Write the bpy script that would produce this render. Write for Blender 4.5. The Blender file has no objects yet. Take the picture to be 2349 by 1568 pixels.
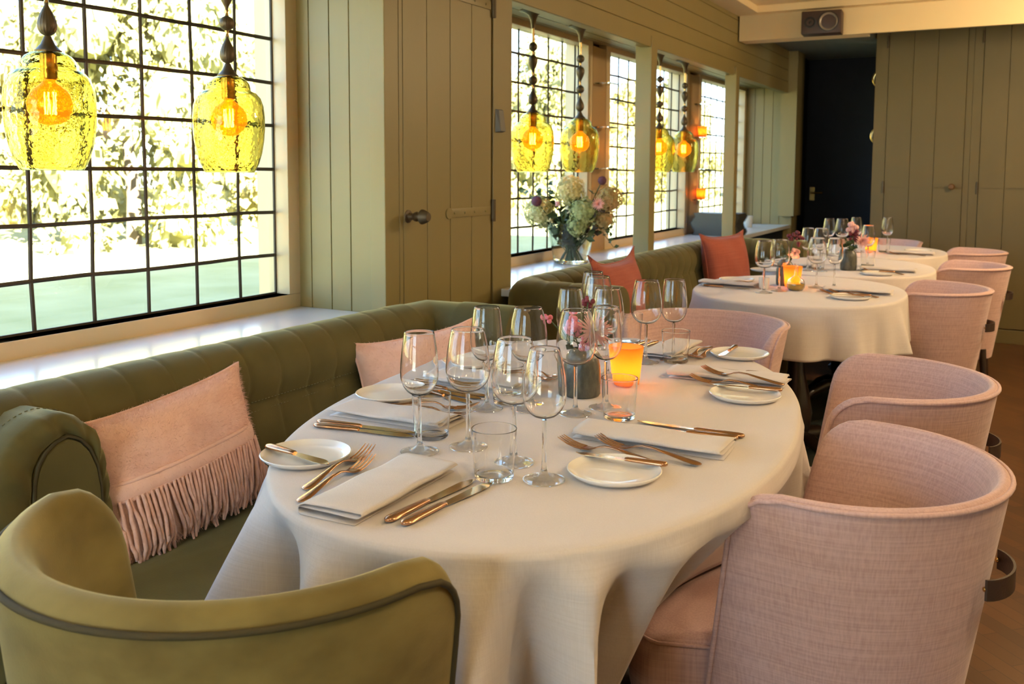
import bpy, bmesh, math, random
from math import sin, cos, pi, sqrt, radians
from mathutils import Vector, Matrix
random.seed(7)
S = bpy.context.scene
COL = S.collection

# ------------------------------------------------------------------ camera
cam_d = bpy.data.cameras.new('camera')
cam = bpy.data.objects.new('camera', cam_d)
COL.objects.link(cam)
YAW, PITCH, ROLL, FPX, PPY = 0.501636730, 0.0871087729, -0.00409598087, 2119.67548, 573.954
_f = Vector((-sin(YAW) * cos(PITCH), cos(YAW) * cos(PITCH), -sin(PITCH)))
_r = Vector((cos(YAW), sin(YAW), 0))
_d = _f.cross(_r)
_r2 = cos(ROLL) * _r + sin(ROLL) * _d
_d2 = -sin(ROLL) * _r + cos(ROLL) * _d
mw = Matrix((( _r2.x, -_d2.x, -_f.x, 0), (_r2.y, -_d2.y, -_f.y, 0), (_r2.z, -_d2.z, -_f.z, 1.25), (0, 0, 0, 1)))
cam.matrix_world = mw
cam_d.sensor_width = 36
cam_d.lens = FPX / 2349 * 36
cam_d.shift_y = -(784 - PPY) / 2349
cam_d.clip_start = 0.05
cam_d.clip_end = 300
cam_d.dof.use_dof = True
cam_d.dof.focus_distance = 1.85
cam_d.dof.aperture_fstop = 8.0
S.camera = cam

# ------------------------------------------------------------------ view, world, sun, room lights
S.view_settings.view_transform = 'Standard'
S.view_settings.look = 'None'
S.view_settings.gamma = 1
S.view_settings.use_curve_mapping = False
S.view_settings.exposure = 3.3
cy = S.cycles
cy.use_denoising = True
cy.max_bounces = 20
cy.diffuse_bounces = 4
cy.glossy_bounces = 4
cy.transmission_bounces = 20
cy.transparent_max_bounces = 16
cy.sample_clamp_indirect = 6.0
cy.caustics_reflective = False
cy.caustics_refractive = True
cy.blur_glossy = 0.5

world = bpy.data.worlds.new('sky')
S.world = world
world.use_nodes = True
_bg = world.node_tree.nodes['Background']
_sky = world.node_tree.nodes.new('ShaderNodeTexSky')
_sky.sky_type = 'HOSEK_WILKIE'
_sky.sun_direction = (0.62, -0.5, 0.6)
_sky.turbidity = 3.5
world.node_tree.links.new(_sky.outputs[0], _bg.inputs[0])
_bg.inputs[1].default_value = 4.5


def lamp(name, kind, loc, energy, color, size=0.1, rot=(0, 0, 0), size_y=None, spot=None):
    d = bpy.data.lights.new(name, kind)
    d.energy = energy
    d.color = color
    if kind == 'AREA':
        d.size = size
        if size_y:
            d.shape = 'RECTANGLE'
            d.size_y = size_y
    elif kind == 'SUN':
        d.angle = size
    else:
        d.shadow_soft_size = size
        if spot:
            d.spot_size = spot
            d.spot_blend = 0.7
    o = bpy.data.objects.new(name, d)
    o.location = loc
    o.rotation_euler = rot
    COL.objects.link(o)
    return o


def aim(o, target):
    o.rotation_euler = (Vector(target) - o.location).to_track_quat('-Z', 'Y').to_euler()
    return o


aim(lamp('sun', 'SUN', (16, -13, 16), 12.5, (1.0, 0.93, 0.78), 0.01), (-10, 2, 0))
# warm downlights in the dining room ceiling
WARM = (1.0, 0.76, 0.47)
for x, y, e in ((0.9, 1.6, 4), (0.9, 3.4, 7), (0.3, 0.2, 3)):
    lamp('ceiling_downlight', 'SPOT', (x, y, 2.30), e, WARM, 0.10, spot=radians(160))
for x, y, e in ((0.9, 5.5, 10), (1.6, 3.0, 3)):
    lamp('ceiling_globe', 'POINT', (x, y, 2.08), e, WARM, 0.12)
# skylight entering by the window openings
def portal(x, y, z, sx, sy, rot):
    o = lamp('window_portal', 'AREA', (x, y, z), 1, (1, 1, 1), sx, rot, sy)
    o.data.cycles.is_portal = True
portal(-2.36, 0.95, 1.39, 1.16, 2.8, (0, -pi / 2, 0))
portal(-2.36, 5.7, 1.39, 1.16, 5.0, (0, -pi / 2, 0))
portal(-0.85, -2.36, 1.2, 1.4, 1.9, (pi / 2, 0, pi))

# ------------------------------------------------------------------ materials
M = {}


def mat(name, col, rough=0.5, metal=0.0, var=None, var_scale=(20, 20, 20), bump=0.0, bump_scale=(200, 200, 200),
        sheen=0.0, sheen_tint=None, coat=0.0, detail=3.0, spec=0.5, sheen_rough=0.4):
    m = bpy.data.materials.new(name)
    m.use_nodes = True
    nt = m.node_tree
    b = nt.nodes['Principled BSDF']
    b.inputs['Base Color'].default_value = (*col, 1)
    b.inputs['Roughness'].default_value = rough
    b.inputs['Metallic'].default_value = metal
    b.inputs['Specular IOR Level'].default_value = spec
    b.inputs['Coat Weight'].default_value = coat
    b.inputs['Coat Roughness'].default_value = 0.08
    if sheen:
        b.inputs['Sheen Weight'].default_value = sheen
        b.inputs['Sheen Roughness'].default_value = sheen_rough
        b.inputs['Sheen Tint'].default_value = (*(sheen_tint or (1, 1, 1)), 1)
    tc = nt.nodes.new('ShaderNodeTexCoord')

    def noise(scale, det):
        mp = nt.nodes.new('ShaderNodeMapping')
        mp.inputs['Scale'].default_value = scale
        nt.links.new(tc.outputs['Object'], mp.inputs[0])
        n = nt.nodes.new('ShaderNodeTexNoise')
        n.inputs['Scale'].default_value = 1
        n.inputs['Detail'].default_value = det
        nt.links.new(mp.outputs[0], n.inputs['Vector'])
        return n
    if var:
        n = noise(var_scale, detail)
        r = nt.nodes.new('ShaderNodeMapRange')
        r.inputs['From Min'].default_value = 0.3
        r.inputs['From Max'].default_value = 0.7
        nt.links.new(n.outputs['Fac'], r.inputs['Value'])
        mx = nt.nodes.new('ShaderNodeMix')
        mx.data_type = 'RGBA'
        mx.inputs['A'].default_value = (*col, 1)
        mx.inputs['B'].default_value = (*var, 1)
        nt.links.new(r.outputs[0], mx.inputs['Factor'])
        nt.links.new(mx.outputs['Result'], b.inputs['Base Color'])
    if bump:
        n = noise(bump_scale, 2.0)
        bp = nt.nodes.new('ShaderNodeBump')
        bp.inputs['Strength'].default_value = bump
        bp.inputs['Distance'].default_value = 0.002
        nt.links.new(n.outputs['Fac'], bp.inputs['Height'])
        nt.links.new(bp.outputs[0], b.inputs['Normal'])
    M[name] = m
    return m


def linen(name, col, dark, weave=900.0, bump=0.25, slub=0.5, sheen=0.25):
    """woven cloth: two stretched noises make the crossing slubs of the yarn"""
    m = mat(name, col, 0.85, sheen=sheen, spec=0.25)
    nt = m.node_tree
    b = nt.nodes['Principled BSDF']
    tc = [n for n in nt.nodes if n.type == 'TEX_COORD'][0]
    outs = []
    for sc in ((weave * .9, weave * .9, 14), (14, 14, weave * .9)):
        mp = nt.nodes.new('ShaderNodeMapping')
        mp.inputs['Scale'].default_value = sc
        nt.links.new(tc.outputs['Object'], mp.inputs[0])
        n = nt.nodes.new('ShaderNodeTexNoise')
        n.inputs['Scale'].default_value = 0.45
        n.inputs['Detail'].default_value = 2
        nt.links.new(mp.outputs[0], n.inputs['Vector'])
        outs.append(n.outputs['Fac'])
    ad = nt.nodes.new('ShaderNodeMath')
    ad.operation = 'ADD'
    nt.links.new(outs[0], ad.inputs[0])
    nt.links.new(outs[1], ad.inputs[1])
    r = nt.nodes.new('ShaderNodeMapRange')
    r.inputs['From Min'].default_value = 0.75
    r.inputs['From Max'].default_value = 1.3
    r.inputs['To Max'].default_value = slub
    nt.links.new(ad.outputs[0], r.inputs['Value'])
    mx = nt.nodes.new('ShaderNodeMix')
    mx.data_type = 'RGBA'
    mx.inputs['A'].default_value = (*col, 1)
    mx.inputs['B'].default_value = (*dark, 1)
    nt.links.new(r.outputs[0], mx.inputs['Factor'])
    nt.links.new(mx.outputs['Result'], b.inputs['Base Color'])
    bp = nt.nodes.new('ShaderNodeBump')
    bp.inputs['Strength'].default_value = bump
    bp.inputs['Distance'].default_value = 0.001
    nt.links.new(ad.outputs[0], bp.inputs['Height'])
    nt.links.new(bp.outputs[0], b.inputs['Normal'])
    return m


def glass_mat(name, col, ior=1.5, bump=0.0, bump_scale=60.0, rough=0.0):
    m = bpy.data.materials.new(name)
    m.use_nodes = True
    nt = m.node_tree
    nt.nodes.remove(nt.nodes['Principled BSDF'])
    g = nt.nodes.new('ShaderNodeBsdfGlass')
    g.inputs['Color'].default_value = (*col, 1)
    g.inputs['IOR'].default_value = ior
    g.inputs['Roughness'].default_value = rough
    nt.links.new(g.outputs[0], nt.nodes['Material Output'].inputs[0])
    if bump:
        tc = nt.nodes.new('ShaderNodeTexCoord')
        n = nt.nodes.new('ShaderNodeTexNoise')
        n.inputs['Scale'].default_value = bump_scale
        n.inputs['Detail'].default_value = 1.5
        nt.links.new(tc.outputs['Object'], n.inputs['Vector'])
        bp = nt.nodes.new('ShaderNodeBump')
        bp.inputs['Strength'].default_value = bump
        bp.inputs['Distance'].default_value = 0.004
        nt.links.new(n.outputs['Fac'], bp.inputs['Height'])
        nt.links.new(bp.outputs[0], g.inputs['Normal'])
    M[name] = m
    return m


def thin_glass(name, tint=(1, 1, 1), emit=None, glossy=1.0):
    """thin pane: see-through, with the mirror reflection of its surface"""
    m = bpy.data.materials.new(name)
    m.use_nodes = True
    nt = m.node_tree
    nt.nodes.remove(nt.nodes['Principled BSDF'])
    t = nt.nodes.new('ShaderNodeBsdfTransparent')
    t.inputs[0].default_value = (*tint, 1)
    g = nt.nodes.new('ShaderNodeBsdfGlossy')
    g.inputs['Roughness'].default_value = 0.0
    g.inputs['Color'].default_value = (glossy, glossy, glossy, 1)
    ge = nt.nodes.new('ShaderNodeNewGeometry')
    dt = nt.nodes.new('ShaderNodeVectorMath')
    dt.operation = 'DOT_PRODUCT'
    nt.links.new(ge.outputs['Incoming'], dt.inputs[0])
    nt.links.new(ge.outputs['Normal'], dt.inputs[1])

    def math_node(op, a, b):
        n = nt.nodes.new('ShaderNodeMath')
        n.operation = op
        for i, q in enumerate((a, b)):
            if isinstance(q, (int, float)):
                n.inputs[i].default_value = q
            elif q is not None:
                nt.links.new(q, n.inputs[i])
        return n.outputs[0]
    # Schlick reflectance, the same from both sides of the sheet
    om = math_node('SUBTRACT', 1.0, math_node('ABSOLUTE', dt.outputs['Value'], None))
    fr_out = math_node('MULTIPLY_ADD', math_node('POWER', om, 5.0), 0.9)
    fr_out.node.inputs[2].default_value = 0.06
    mx = nt.nodes.new('ShaderNodeMixShader')
    nt.links.new(fr_out, mx.inputs[0])
    nt.links.new(t.outputs[0], mx.inputs[1])
    nt.links.new(g.outputs[0], mx.inputs[2])
    out = mx
    if emit:
        e = nt.nodes.new('ShaderNodeEmission')
        e.inputs[0].default_value = (*emit[0], 1)
        e.inputs[1].default_value = emit[1]
        out = nt.nodes.new('ShaderNodeAddShader')
        nt.links.new(mx.outputs[0], out.inputs[0])
        nt.links.new(e.outputs[0], out.inputs[1])
    nt.links.new(out.outputs[0], nt.nodes['Material Output'].inputs[0])
    M[name] = m
    return m


def glow(name, col, strength):
    m = bpy.data.materials.new(name)
    m.use_nodes = True
    b = m.node_tree.nodes['Principled BSDF']
    b.inputs['Base Color'].default_value = (*col, 1)
    b.inputs['Emission Color'].default_value = (*col, 1)
    b.inputs['Emission Strength'].default_value = strength
    M[name] = m


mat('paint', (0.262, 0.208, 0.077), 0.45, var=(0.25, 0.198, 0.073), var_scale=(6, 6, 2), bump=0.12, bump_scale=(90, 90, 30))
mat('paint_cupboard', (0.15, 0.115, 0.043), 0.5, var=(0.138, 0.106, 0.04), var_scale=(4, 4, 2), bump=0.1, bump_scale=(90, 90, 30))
mat('paint_frame', (0.62, 0.50, 0.30), 0.4, bump=0.1, bump_scale=(120, 120, 40))
mat('ceiling_paint', (0.80, 0.64, 0.36), 0.8)
mat('ceiling_dark', (0.20, 0.215, 0.17), 0.8)
mat('bounce_pale', (0.74, 0.72, 0.66), 0.95)  # pale reflector colour for the unseen ground outside the back window
mat('navy', (0.004, 0.006, 0.012), 0.75, var=(0.006, 0.008, 0.013), var_scale=(8, 8, 8))
mat('plaster', (0.55, 0.48, 0.36), 0.8)
mat('lead', (0.055, 0.042, 0.028), 0.55, metal=0.3, bump=0.2, bump_scale=(60, 60, 60))
mat('marble', (0.74, 0.74, 0.70), 0.25, var=(0.67, 0.68, 0.65), var_scale=(5, 5, 5), coat=0.2)
mat('velvet', (0.084, 0.069, 0.022), 0.75, var=(0.118, 0.097, 0.033), var_scale=(7, 7, 7), bump=0.1, bump_scale=(300, 300, 300),
    sheen=0.65, sheen_tint=(0.64, 0.60, 0.30), spec=0.2)
mat('velvet_gold', (0.275, 0.215, 0.070), 0.7, var=(0.125, 0.09, 0.026), var_scale=(6, 6, 9), bump=0.1, bump_scale=(300, 300, 300),
    sheen=0.7, sheen_tint=(0.8, 0.70, 0.38), spec=0.2, detail=4)
linen('linen_pink', (0.66, 0.445, 0.40), (0.47, 0.29, 0.255), 700, 0.35, 0.75)
linen('linen_cloth', (0.70, 0.635, 0.59), (0.62, 0.55, 0.50), 1100, 0.2, 0.6)
linen('linen_napkin', (0.71, 0.645, 0.60), (0.60, 0.53, 0.475), 1300, 0.3, 0.6)
linen('linen_coral', (0.42, 0.115, 0.075), (0.30, 0.07, 0.05), 800, 0.25, 0.7)
mat('wool_pink', (0.84, 0.56, 0.46), 0.95, var=(0.77, 0.48, 0.38), var_scale=(30, 30, 30), bump=0.5, bump_scale=(160, 160, 160),
    sheen=0.8, sheen_tint=(1, 0.75, 0.66))
mat('yarn_pink', (0.82, 0.52, 0.42), 0.95, var=(0.73, 0.41, 0.31), var_scale=(80, 80, 80), bump=0.6, bump_scale=(300, 300, 300), sheen=0.5)
mat('thread', (0.16, 0.145, 0.07), 0.8)
mat('piping_green', (0.05, 0.038, 0.011), 0.8)
mat('copper', (0.60, 0.345, 0.20), 0.24, metal=1.0, bump=0.03, bump_scale=(400, 40, 400))
mat('gold_blade', (0.62, 0.46, 0.24), 0.16, metal=1.0, bump=0.03, bump_scale=(40, 500, 400))
mat('porcelain', (0.90, 0.875, 0.83), 0.18, coat=0.5)
mat('bronze', (0.105, 0.075, 0.040), 0.42, metal=0.55, bump=0.15, bump_scale=(200, 200, 20))
mat('brass', (0.62, 0.42, 0.16), 0.25, metal=1.0)
mat('iron', (0.10, 0.075, 0.045), 0.5, metal=0.5)
mat('leather', (0.045, 0.026, 0.018), 0.4, bump=0.2, bump_scale=(250, 250, 250))
mat('dark_wood', (0.028, 0.016, 0.010), 0.3, coat=0.3)
mat('mullion_paint', (0.42, 0.28, 0.13), 0.5)
mat('wood_brown', (0.20, 0.095, 0.03), 0.45, var=(0.14, 0.065, 0.02), var_scale=(30, 30, 3))
mat('menu', (0.030, 0.032, 0.028), 0.45)
mat('menu_edge', (0.26, 0.26, 0.22), 0.7)
mat('stoneware', (0.055, 0.058, 0.045), 0.35, var=(0.15, 0.145, 0.11), var_scale=(90, 90, 30), bump=0.5, bump_scale=(120, 120, 120), detail=5)
mat('plastic_grey', (0.13, 0.125, 0.11), 0.5)
mat('speaker_box', (0.055, 0.028, 0.020), 0.45)
mat('speaker_cone', (0.38, 0.33, 0.26), 0.35, metal=0.6)
mat('rubber', (0.012, 0.011, 0.010), 0.5)
mat('stem_green', (0.05, 0.10, 0.03), 0.55)
mat('leaf_dark', (0.035, 0.070, 0.024), 0.5, var=(0.06, 0.10, 0.03), var_scale=(30, 30, 30))
mat('hydrangea_cream', (0.80, 0.73, 0.42), 0.8, var=(0.62, 0.62, 0.27), var_scale=(25, 25, 25))
mat('hydrangea_green', (0.55, 0.62, 0.30), 0.8, var=(0.30, 0.36, 0.14), var_scale=(25, 25, 25))
mat('hydrangea_rust', (0.62, 0.37, 0.16), 0.8, var=(0.42, 0.36, 0.14), var_scale=(25, 25, 25))
mat('thistle', (0.13, 0.05, 0.08), 0.9, bump=0.6)
mat('petal_pink', (0.80, 0.26, 0.33), 0.7, var=(0.70, 0.20, 0.28), var_scale=(60, 60, 60))
mat('petal_blush', (0.86, 0.50, 0.48), 0.7)
mat('petal_wine', (0.17, 0.02, 0.035), 0.6)
mat('wax', (0.80, 0.74, 0.64), 0.4)
mat('oil', (0.75, 0.42, 0.02), 0.1, coat=0.5)
mat('rug_teal', (0.012, 0.028, 0.026), 0.95, var=(0.05, 0.055, 0.04), var_scale=(6, 2.2, 6), bump=0.5)
mat('lawn', (0.25, 0.25, 0.10), 0.95, var=(0.33, 0.32, 0.16), var_scale=(1.2, 1.2, 1.2), bump=0.6, bump_scale=(30, 30, 30), detail=5)
mat('foliage', (0.20, 0.18, 0.05), 0.7, var=(0.34, 0.28, 0.09), var_scale=(0.7, 0.7, 0.7), detail=6)
mat('foliage_dark', (0.15, 0.15, 0.05), 0.7, var=(0.27, 0.25, 0.09), var_scale=(0.8, 0.8, 0.8), detail=6)
mat('bark', (0.10, 0.075, 0.05), 0.9)
mat('facade', (0.35, 0.33, 0.29), 0.9)
mat('frosted', (0.55, 0.57, 0.52), 0.5)
glass_mat('glass', (0.985, 0.99, 0.985), 1.48)
glass_mat('stemware', (0.99, 0.99, 0.985), 1.42)
glass_mat('foot_glass', (0.99, 0.99, 0.985), 1.22)
glass_mat('glass_vase', (0.97, 0.985, 0.97), 1.45)
glass_mat('shade_glass', (0.87, 0.835, 0.56), 1.40, bump=0.4, bump_scale=48)
thin_glass('pane', (0.955, 0.985, 0.95))
thin_glass('crystal', (0.985, 0.985, 0.98))
thin_glass('bulb_glass', (1.0, 0.42, 0.05), emit=((1.0, 0.27, 0.008), 0.11))
glow('filament', (1.0, 0.62, 0.26), 60.0)
glow('flame', (1.0, 0.68, 0.30), 5.0)
# amber candle glass: lets the flame shine through its ribbed wall
_m = mat('candle_glass', (0.74, 0.36, 0.09), 0.3)
_nt = _m.node_tree
_b = _nt.nodes['Principled BSDF']
_tr = _nt.nodes.new('ShaderNodeBsdfTranslucent')
_tr.inputs[0].default_value = (0.88, 0.46, 0.11, 1)
_mx = _nt.nodes.new('ShaderNodeMixShader')
_mx.inputs[0].default_value = 0.65
_nt.links.new(_b.outputs[0], _mx.inputs[1])
_nt.links.new(_tr.outputs[0], _mx.inputs[2])
_nt.links.new(_mx.outputs[0], _nt.nodes['Material Output'].inputs[0])

# herringbone-like oak parquet
_m = mat('parquet', (0.16, 0.07, 0.025), 0.32)
_nt = _m.node_tree
_b = _nt.nodes['Principled BSDF']
_tc = [n for n in _nt.nodes if n.type == 'TEX_COORD'][0]
_mp = _nt.nodes.new('ShaderNodeMapping')
_mp.inputs['Rotation'].default_value = (0, 0, radians(45))
_nt.links.new(_tc.outputs['Object'], _mp.inputs[0])
_br = _nt.nodes.new('ShaderNodeTexBrick')
_br.offset = 0.5
_br.inputs['Color1'].default_value = (0.115, 0.045, 0.014, 1)
_br.inputs['Color2'].default_value = (0.07, 0.027, 0.009, 1)
_br.inputs['Mortar'].default_value = (0.05, 0.02, 0.008, 1)
_br.inputs['Scale'].default_value = 1.0
_br.inputs['Mortar Size'].default_value = 0.0015
_br.inputs['Brick Width'].default_value = 0.30
_br.inputs['Row Height'].default_value = 0.05
_nt.links.new(_mp.outputs[0], _br.inputs['Vector'])
_nt.links.new(_br.outputs['Color'], _b.inputs['Base Color'])

# ------------------------------------------------------------------ mesh helpers


class MB:
    """collects shapes, then links them as ONE mesh object"""

    def __init__(self):
        self.v, self.f = [], []

    def add(self, v, f):
        n = len(self.v)
        self.v += [tuple(p) for p in v]
        self.f += [tuple(i + n for i in q) for q in f]
        return self

    def box(self, x0, x1, y0, y1, z0, z1, b=0.0):
        if b > 0:
            bm = bmesh.new()
            bmesh.ops.create_cube(bm, size=1)
            for p in bm.verts:
                p.co = ((x0 + x1) / 2 + p.co.x * (x1 - x0), (y0 + y1) / 2 + p.co.y * (y1 - y0), (z0 + z1) / 2 + p.co.z * (z1 - z0))
            bmesh.ops.bevel(bm, geom=bm.edges[:], offset=b, segments=2, affect='EDGES', profile=0.6)
            bm.verts.index_update()
            v = [p.co[:] for p in bm.verts]
            f = [[q.index for q in g.verts] for g in bm.faces]
            bm.free()
            return self.add(v, f)
        v = [(x, y, z) for z in (z0, z1) for y in (y0, y1) for x in (x0, x1)]
        return self.add(v, [(0, 2, 3, 1), (4, 5, 7, 6), (0, 1, 5, 4), (2, 6, 7, 3), (0, 4, 6, 2), (1, 3, 7, 5)])

    def lathe(self, prof, n=32, cx=0, cy=0, cz=0, rmod=None):
        v, f = [], []
        for r, z in prof:
            for i in range(n):
                a = 2 * pi * i / n
                k = rmod(a, r, z) if rmod else r
                v.append((cx + k * cos(a), cy + k * sin(a), cz + z))
        for j in range(len(prof) - 1):
            for i in range(n):
                i2 = (i + 1) % n
                f.append((j * n + i, j * n + i2, (j + 1) * n + i2, (j + 1) * n + i))
        if prof[0][0] > 1e-6 and prof[0] != prof[-1]:
            pass
        self.add(v, f)
        return self

    def disc(self, r, z, n=32, cx=0, cy=0, up=True):
        v = [(cx + r * cos(2 * pi * i / n), cy + r * sin(2 * pi * i / n), z) for i in range(n)]
        return self.add(v, [tuple(range(n)) if up else tuple(reversed(range(n)))])

    def tube(self, pts, rad, n=8, closed=False, caps=True, flat=None):
        """round tube along pts; rad a number or a list; flat=(sx, sz) squashes the section"""
        P = [Vector(p) for p in pts]
        m = len(P)
        R = rad if isinstance(rad, (list, tuple)) else [rad] * m
        v, f = [], []
        up = None
        for i in range(m):
            a = P[(i - 1) % m] if (closed or i > 0) else P[i]
            b = P[(i + 1) % m] if (closed or i < m - 1) else P[i]
            t = (b - a)
            t = t.normalized() if t.length > 1e-9 else Vector((0, 0, 1))
            if up is None:
                up = Vector((0, 0, 1)) if abs(t.z) < 0.95 else Vector((1, 0, 0))
            s = t.cross(up)
            if s.length < 1e-6:
                s = t.orthogonal()
            s.normalize()
            w = s.cross(t).normalized()
            up = w
            for k in range(n):
                q = 2 * pi * k / n
                sx, sz = flat or (1, 1)
                v.append(P[i] + s * (cos(q) * R[i] * sx) + w * (sin(q) * R[i] * sz))
        rng = m if closed else m - 1
        for i in range(rng):
            i2 = (i + 1) % m
            for k in range(n):
                k2 = (k + 1) % n
                f.append((i * n + k, i * n + k2, i2 * n + k2, i2 * n + k))
        if caps and not closed:
            f.append(tuple(reversed(range(n))))
            f.append(tuple((m - 1) * n + k for k in range(n)))
        return self.add(v, f)

    def grid(self, rows, closed=False):
        m, n = len(rows), len(rows[0])
        v = [p for r in rows for p in r]
        f = []
        for j in range(m - 1):
            for i in range(n if closed else n - 1):
                i2 = (i + 1) % n
                f.append((j * n + i, j * n + i2, (j + 1) * n + i2, (j + 1) * n + i))
        return self.add(v, f)

    def ball(self, c, r, n=10, m=7, sq=(1, 1, 1)):
        prof = [[c[0] + r * sq[0] * sin(pi * j / m) * cos(2 * pi * i / n), c[1] + r * sq[1] * sin(pi * j / m) * sin(2 * pi * i / n),
                 c[2] - r * sq[2] * cos(pi * j / m)] for j in range(m + 1) for i in range(n)]
        rows = [prof[j * n:(j + 1) * n] for j in range(m + 1)]
        return self.grid(rows, True)

    def xf(self, mtx):
        self.v = [tuple(mtx @ Vector(p)) for p in self.v]
        return self

    def mesh(self, name, m, smooth=True, angle=40):
        me = bpy.data.meshes.new(name)
        me.from_pydata(self.v, [], self.f)
        me.materials.append(M[m])
        bm = bmesh.new()
        bm.from_mesh(me)
        bmesh.ops.remove_doubles(bm, verts=bm.verts[:], dist=1e-6)
        bmesh.ops.recalc_face_normals(bm, faces=bm.faces[:])
        if smooth:
            for f in bm.faces:
                f.smooth = True
            lim = radians(angle)
            for e in bm.edges:
                if len(e.link_faces) == 2 and e.calc_face_angle(0) > lim:
                    e.smooth = False
        bm.to_mesh(me)
        bm.free()
        return me

    def build(self, name, m, parent=None, smooth=True, angle=40):
        o = bpy.data.objects.new(name, self.mesh(name, m, smooth, angle))
        COL.objects.link(o)
        if parent:
            o.parent = parent
        return o


def tag(o, label=None, cat=None, group=None, kind=None):
    if label: o['label'] = label
    if cat: o['category'] = cat
    if group: o['group'] = group
    if kind: o['kind'] = kind
    return o


def thing(name, label, cat, loc=(0, 0, 0), rz=0.0, group=None, tilt=0.0):
    o = bpy.data.objects.new(name, None)
    o.empty_display_size = 0.05
    o.location = loc
    o.rotation_euler = (tilt, 0, rz)
    COL.objects.link(o)
    return tag(o, label, cat, group)


def struct(name, mb, m, parent=None, smooth=False):
    o = mb.build(name, m, parent, smooth)
    if not parent:
        o['kind'] = 'structure'
    return o


def struct_root(name, label=None):
    o = bpy.data.objects.new(name, None)
    COL.objects.link(o)
    o['kind'] = 'structure'
    if label: o['label'] = label
    return o


KIDS = {}


def kids(o):
    if o.name not in KIDS:
        KIDS[o.name] = list(o.children)
    return KIDS[o.name]


def dup(root, loc, rz, label, group=None, scale=None):
    r = root.copy()
    COL.objects.link(r)
    r.location = loc
    r.rotation_euler = (root.rotation_euler[0], root.rotation_euler[1], rz)
    r['label'] = label
    if group: r['group'] = group
    if scale: r.scale = scale
    for ch in kids(root):
        c = ch.copy()
        COL.objects.link(c)
        c.parent = r
        for g in kids(ch):
            d = g.copy()
            COL.objects.link(d)
            d.parent = c
    return r
# end p2

# ------------------------------------------------------------------ the room
WX, XF = -2.20, -2.14          # window glass plane, face of the window frames
PX = -1.775                    # face of pillar and bulkhead
SILL, HEAD, BULK, CEIL = 0.782, 1.95, 1.91, 2.32
struct('floor', MB().box(-2.4, 3.4, -2.4, 9.6, -0.12, 0), 'parquet')
# ceiling with a raised tray
mb = MB()
mb.box(-1.80, -1.62, -2.4, 6.53, CEIL, CEIL + 0.12)
mb.box(-1.62, 3.4, 6.41, 6.53, CEIL, CEIL + 0.12)
mb.box(-1.62, 3.4, -2.4, 6.41, CEIL + 0.045, CEIL + 0.12)
mb.box(-0.2, 3.4, 6.53, 9.6, 2.50, 2.62)
struct('ceiling', mb, 'ceiling_paint')
struct('ceiling_alcove', MB().box(-1.80, -1.02, 6.69, 9.0, 2.262, 2.40), 'ceiling_dark')
# dropped beam carrying the loudspeaker
mb = MB().box(-1.765, 3.4, 6.50, 6.53, 2.148, CEIL + 0.1).box(-1.765, -0.93, 6.53, 6.68, 2.148, 2.30)
struct('trim_1', mb, 'ceiling_paint')
struct('wall_right', MB().box(3.4, 3.55, -2.4, 9.6, 0, 2.6), 'plaster')
mb = MB().box(-2.4, -1.55, -2.5, -2.35, 0, 2.6).box(-.15, 3.4, -2.5, -2.35, 0, 2.6).box(-1.55, -.15, -2.5, -2.35, 2.15, 2.6).box(-1.55, -.15, -2.5, -2.35, 0, 0.25)
struct('wall_back', mb, 'plaster')
struct('roof', MB().box(-2.6, 8, -2.55, 14, 2.75, 5.2), 'facade')

# window wall: outer leaf around the glazing, apron below the sills, bulkhead above
mb = MB()
OUT = (-2.29, WX + 0.01)
for y0, y1, z0, z1 in ((-2.4, 9.6, -0.3, SILL - 0.03), (-2.4, 9.6, HEAD + 0.01, 2.75), (-2.4, -0.45, SILL - .03, 2), (2.36, 3.30, SILL - .03, 2),
                       (4.80, 5.08, SILL - .03, 2), (6.54, 6.86, SILL - .03, 2), (8.14, 9.6, SILL - .03, 2)):
    mb.box(*OUT, y0, y1, z0, z1)
struct('wall_left', mb, 'paint_frame')
struct('trim_7', MB().box(-1.84, -1.80, -2.4, 2.40, 0, SILL - 0.03).box(-1.84, -1.80, 3.2, 8.2, 0, SILL - 0.03), 'navy')


def boards_z(mb, x0, x1, y0, y1, z0, z1, step, g=0.005, face='x'):
    """horizontal boards on a face looking to +x"""
    z = z0
    while z < z1 - 1e-4:
        t = min(z + step, z1)
        mb.add([(x1, y0, z + g / 2), (x1, y1, z + g / 2), (x1, y1, t - g / 2), (x1, y0, t - g / 2),
                (x1 - 0.006, y0, z), (x1 - 0.006, y1, z), (x1 - 0.006, y1, t), (x1 - 0.006, y0, t)],
               [(0, 1, 2, 3), (4, 5, 1, 0), (3, 2, 6, 7), (0, 3, 7, 4), (1, 5, 6, 2)])
        z = t
    return mb


def boards_v(mb, cuts, face, z0, z1, axis, g=0.005):
    """upright boards; axis 'y': face looks to -y at y=face, cuts along x; axis 'x': looks to +x at x=face, cuts along y"""
    for a, b in zip(cuts[:-1], cuts[1:]):
        if axis == 'y':
            q = [(a + g / 2, face, z0), (b - g / 2, face, z0), (b - g / 2, face, z1), (a + g / 2, face, z1),
                 (a, face + 0.007, z0), (b, face + 0.007, z0), (b, face + 0.007, z1), (a, face + 0.007, z1)]
        else:
            q = [(face, a + g / 2, z0), (face, b - g / 2, z0), (face, b - g / 2, z1), (face, a + g / 2, z1),
                 (face - 0.007, a, z0), (face - 0.007, b, z0), (face - 0.007, b, z1), (face - 0.007, a, z1)]
        mb.add(q, [(0, 1, 2, 3), (4, 5, 1, 0), (3, 2, 6, 7), (0, 3, 7, 4), (1, 5, 6, 2)])
    return mb


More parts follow.
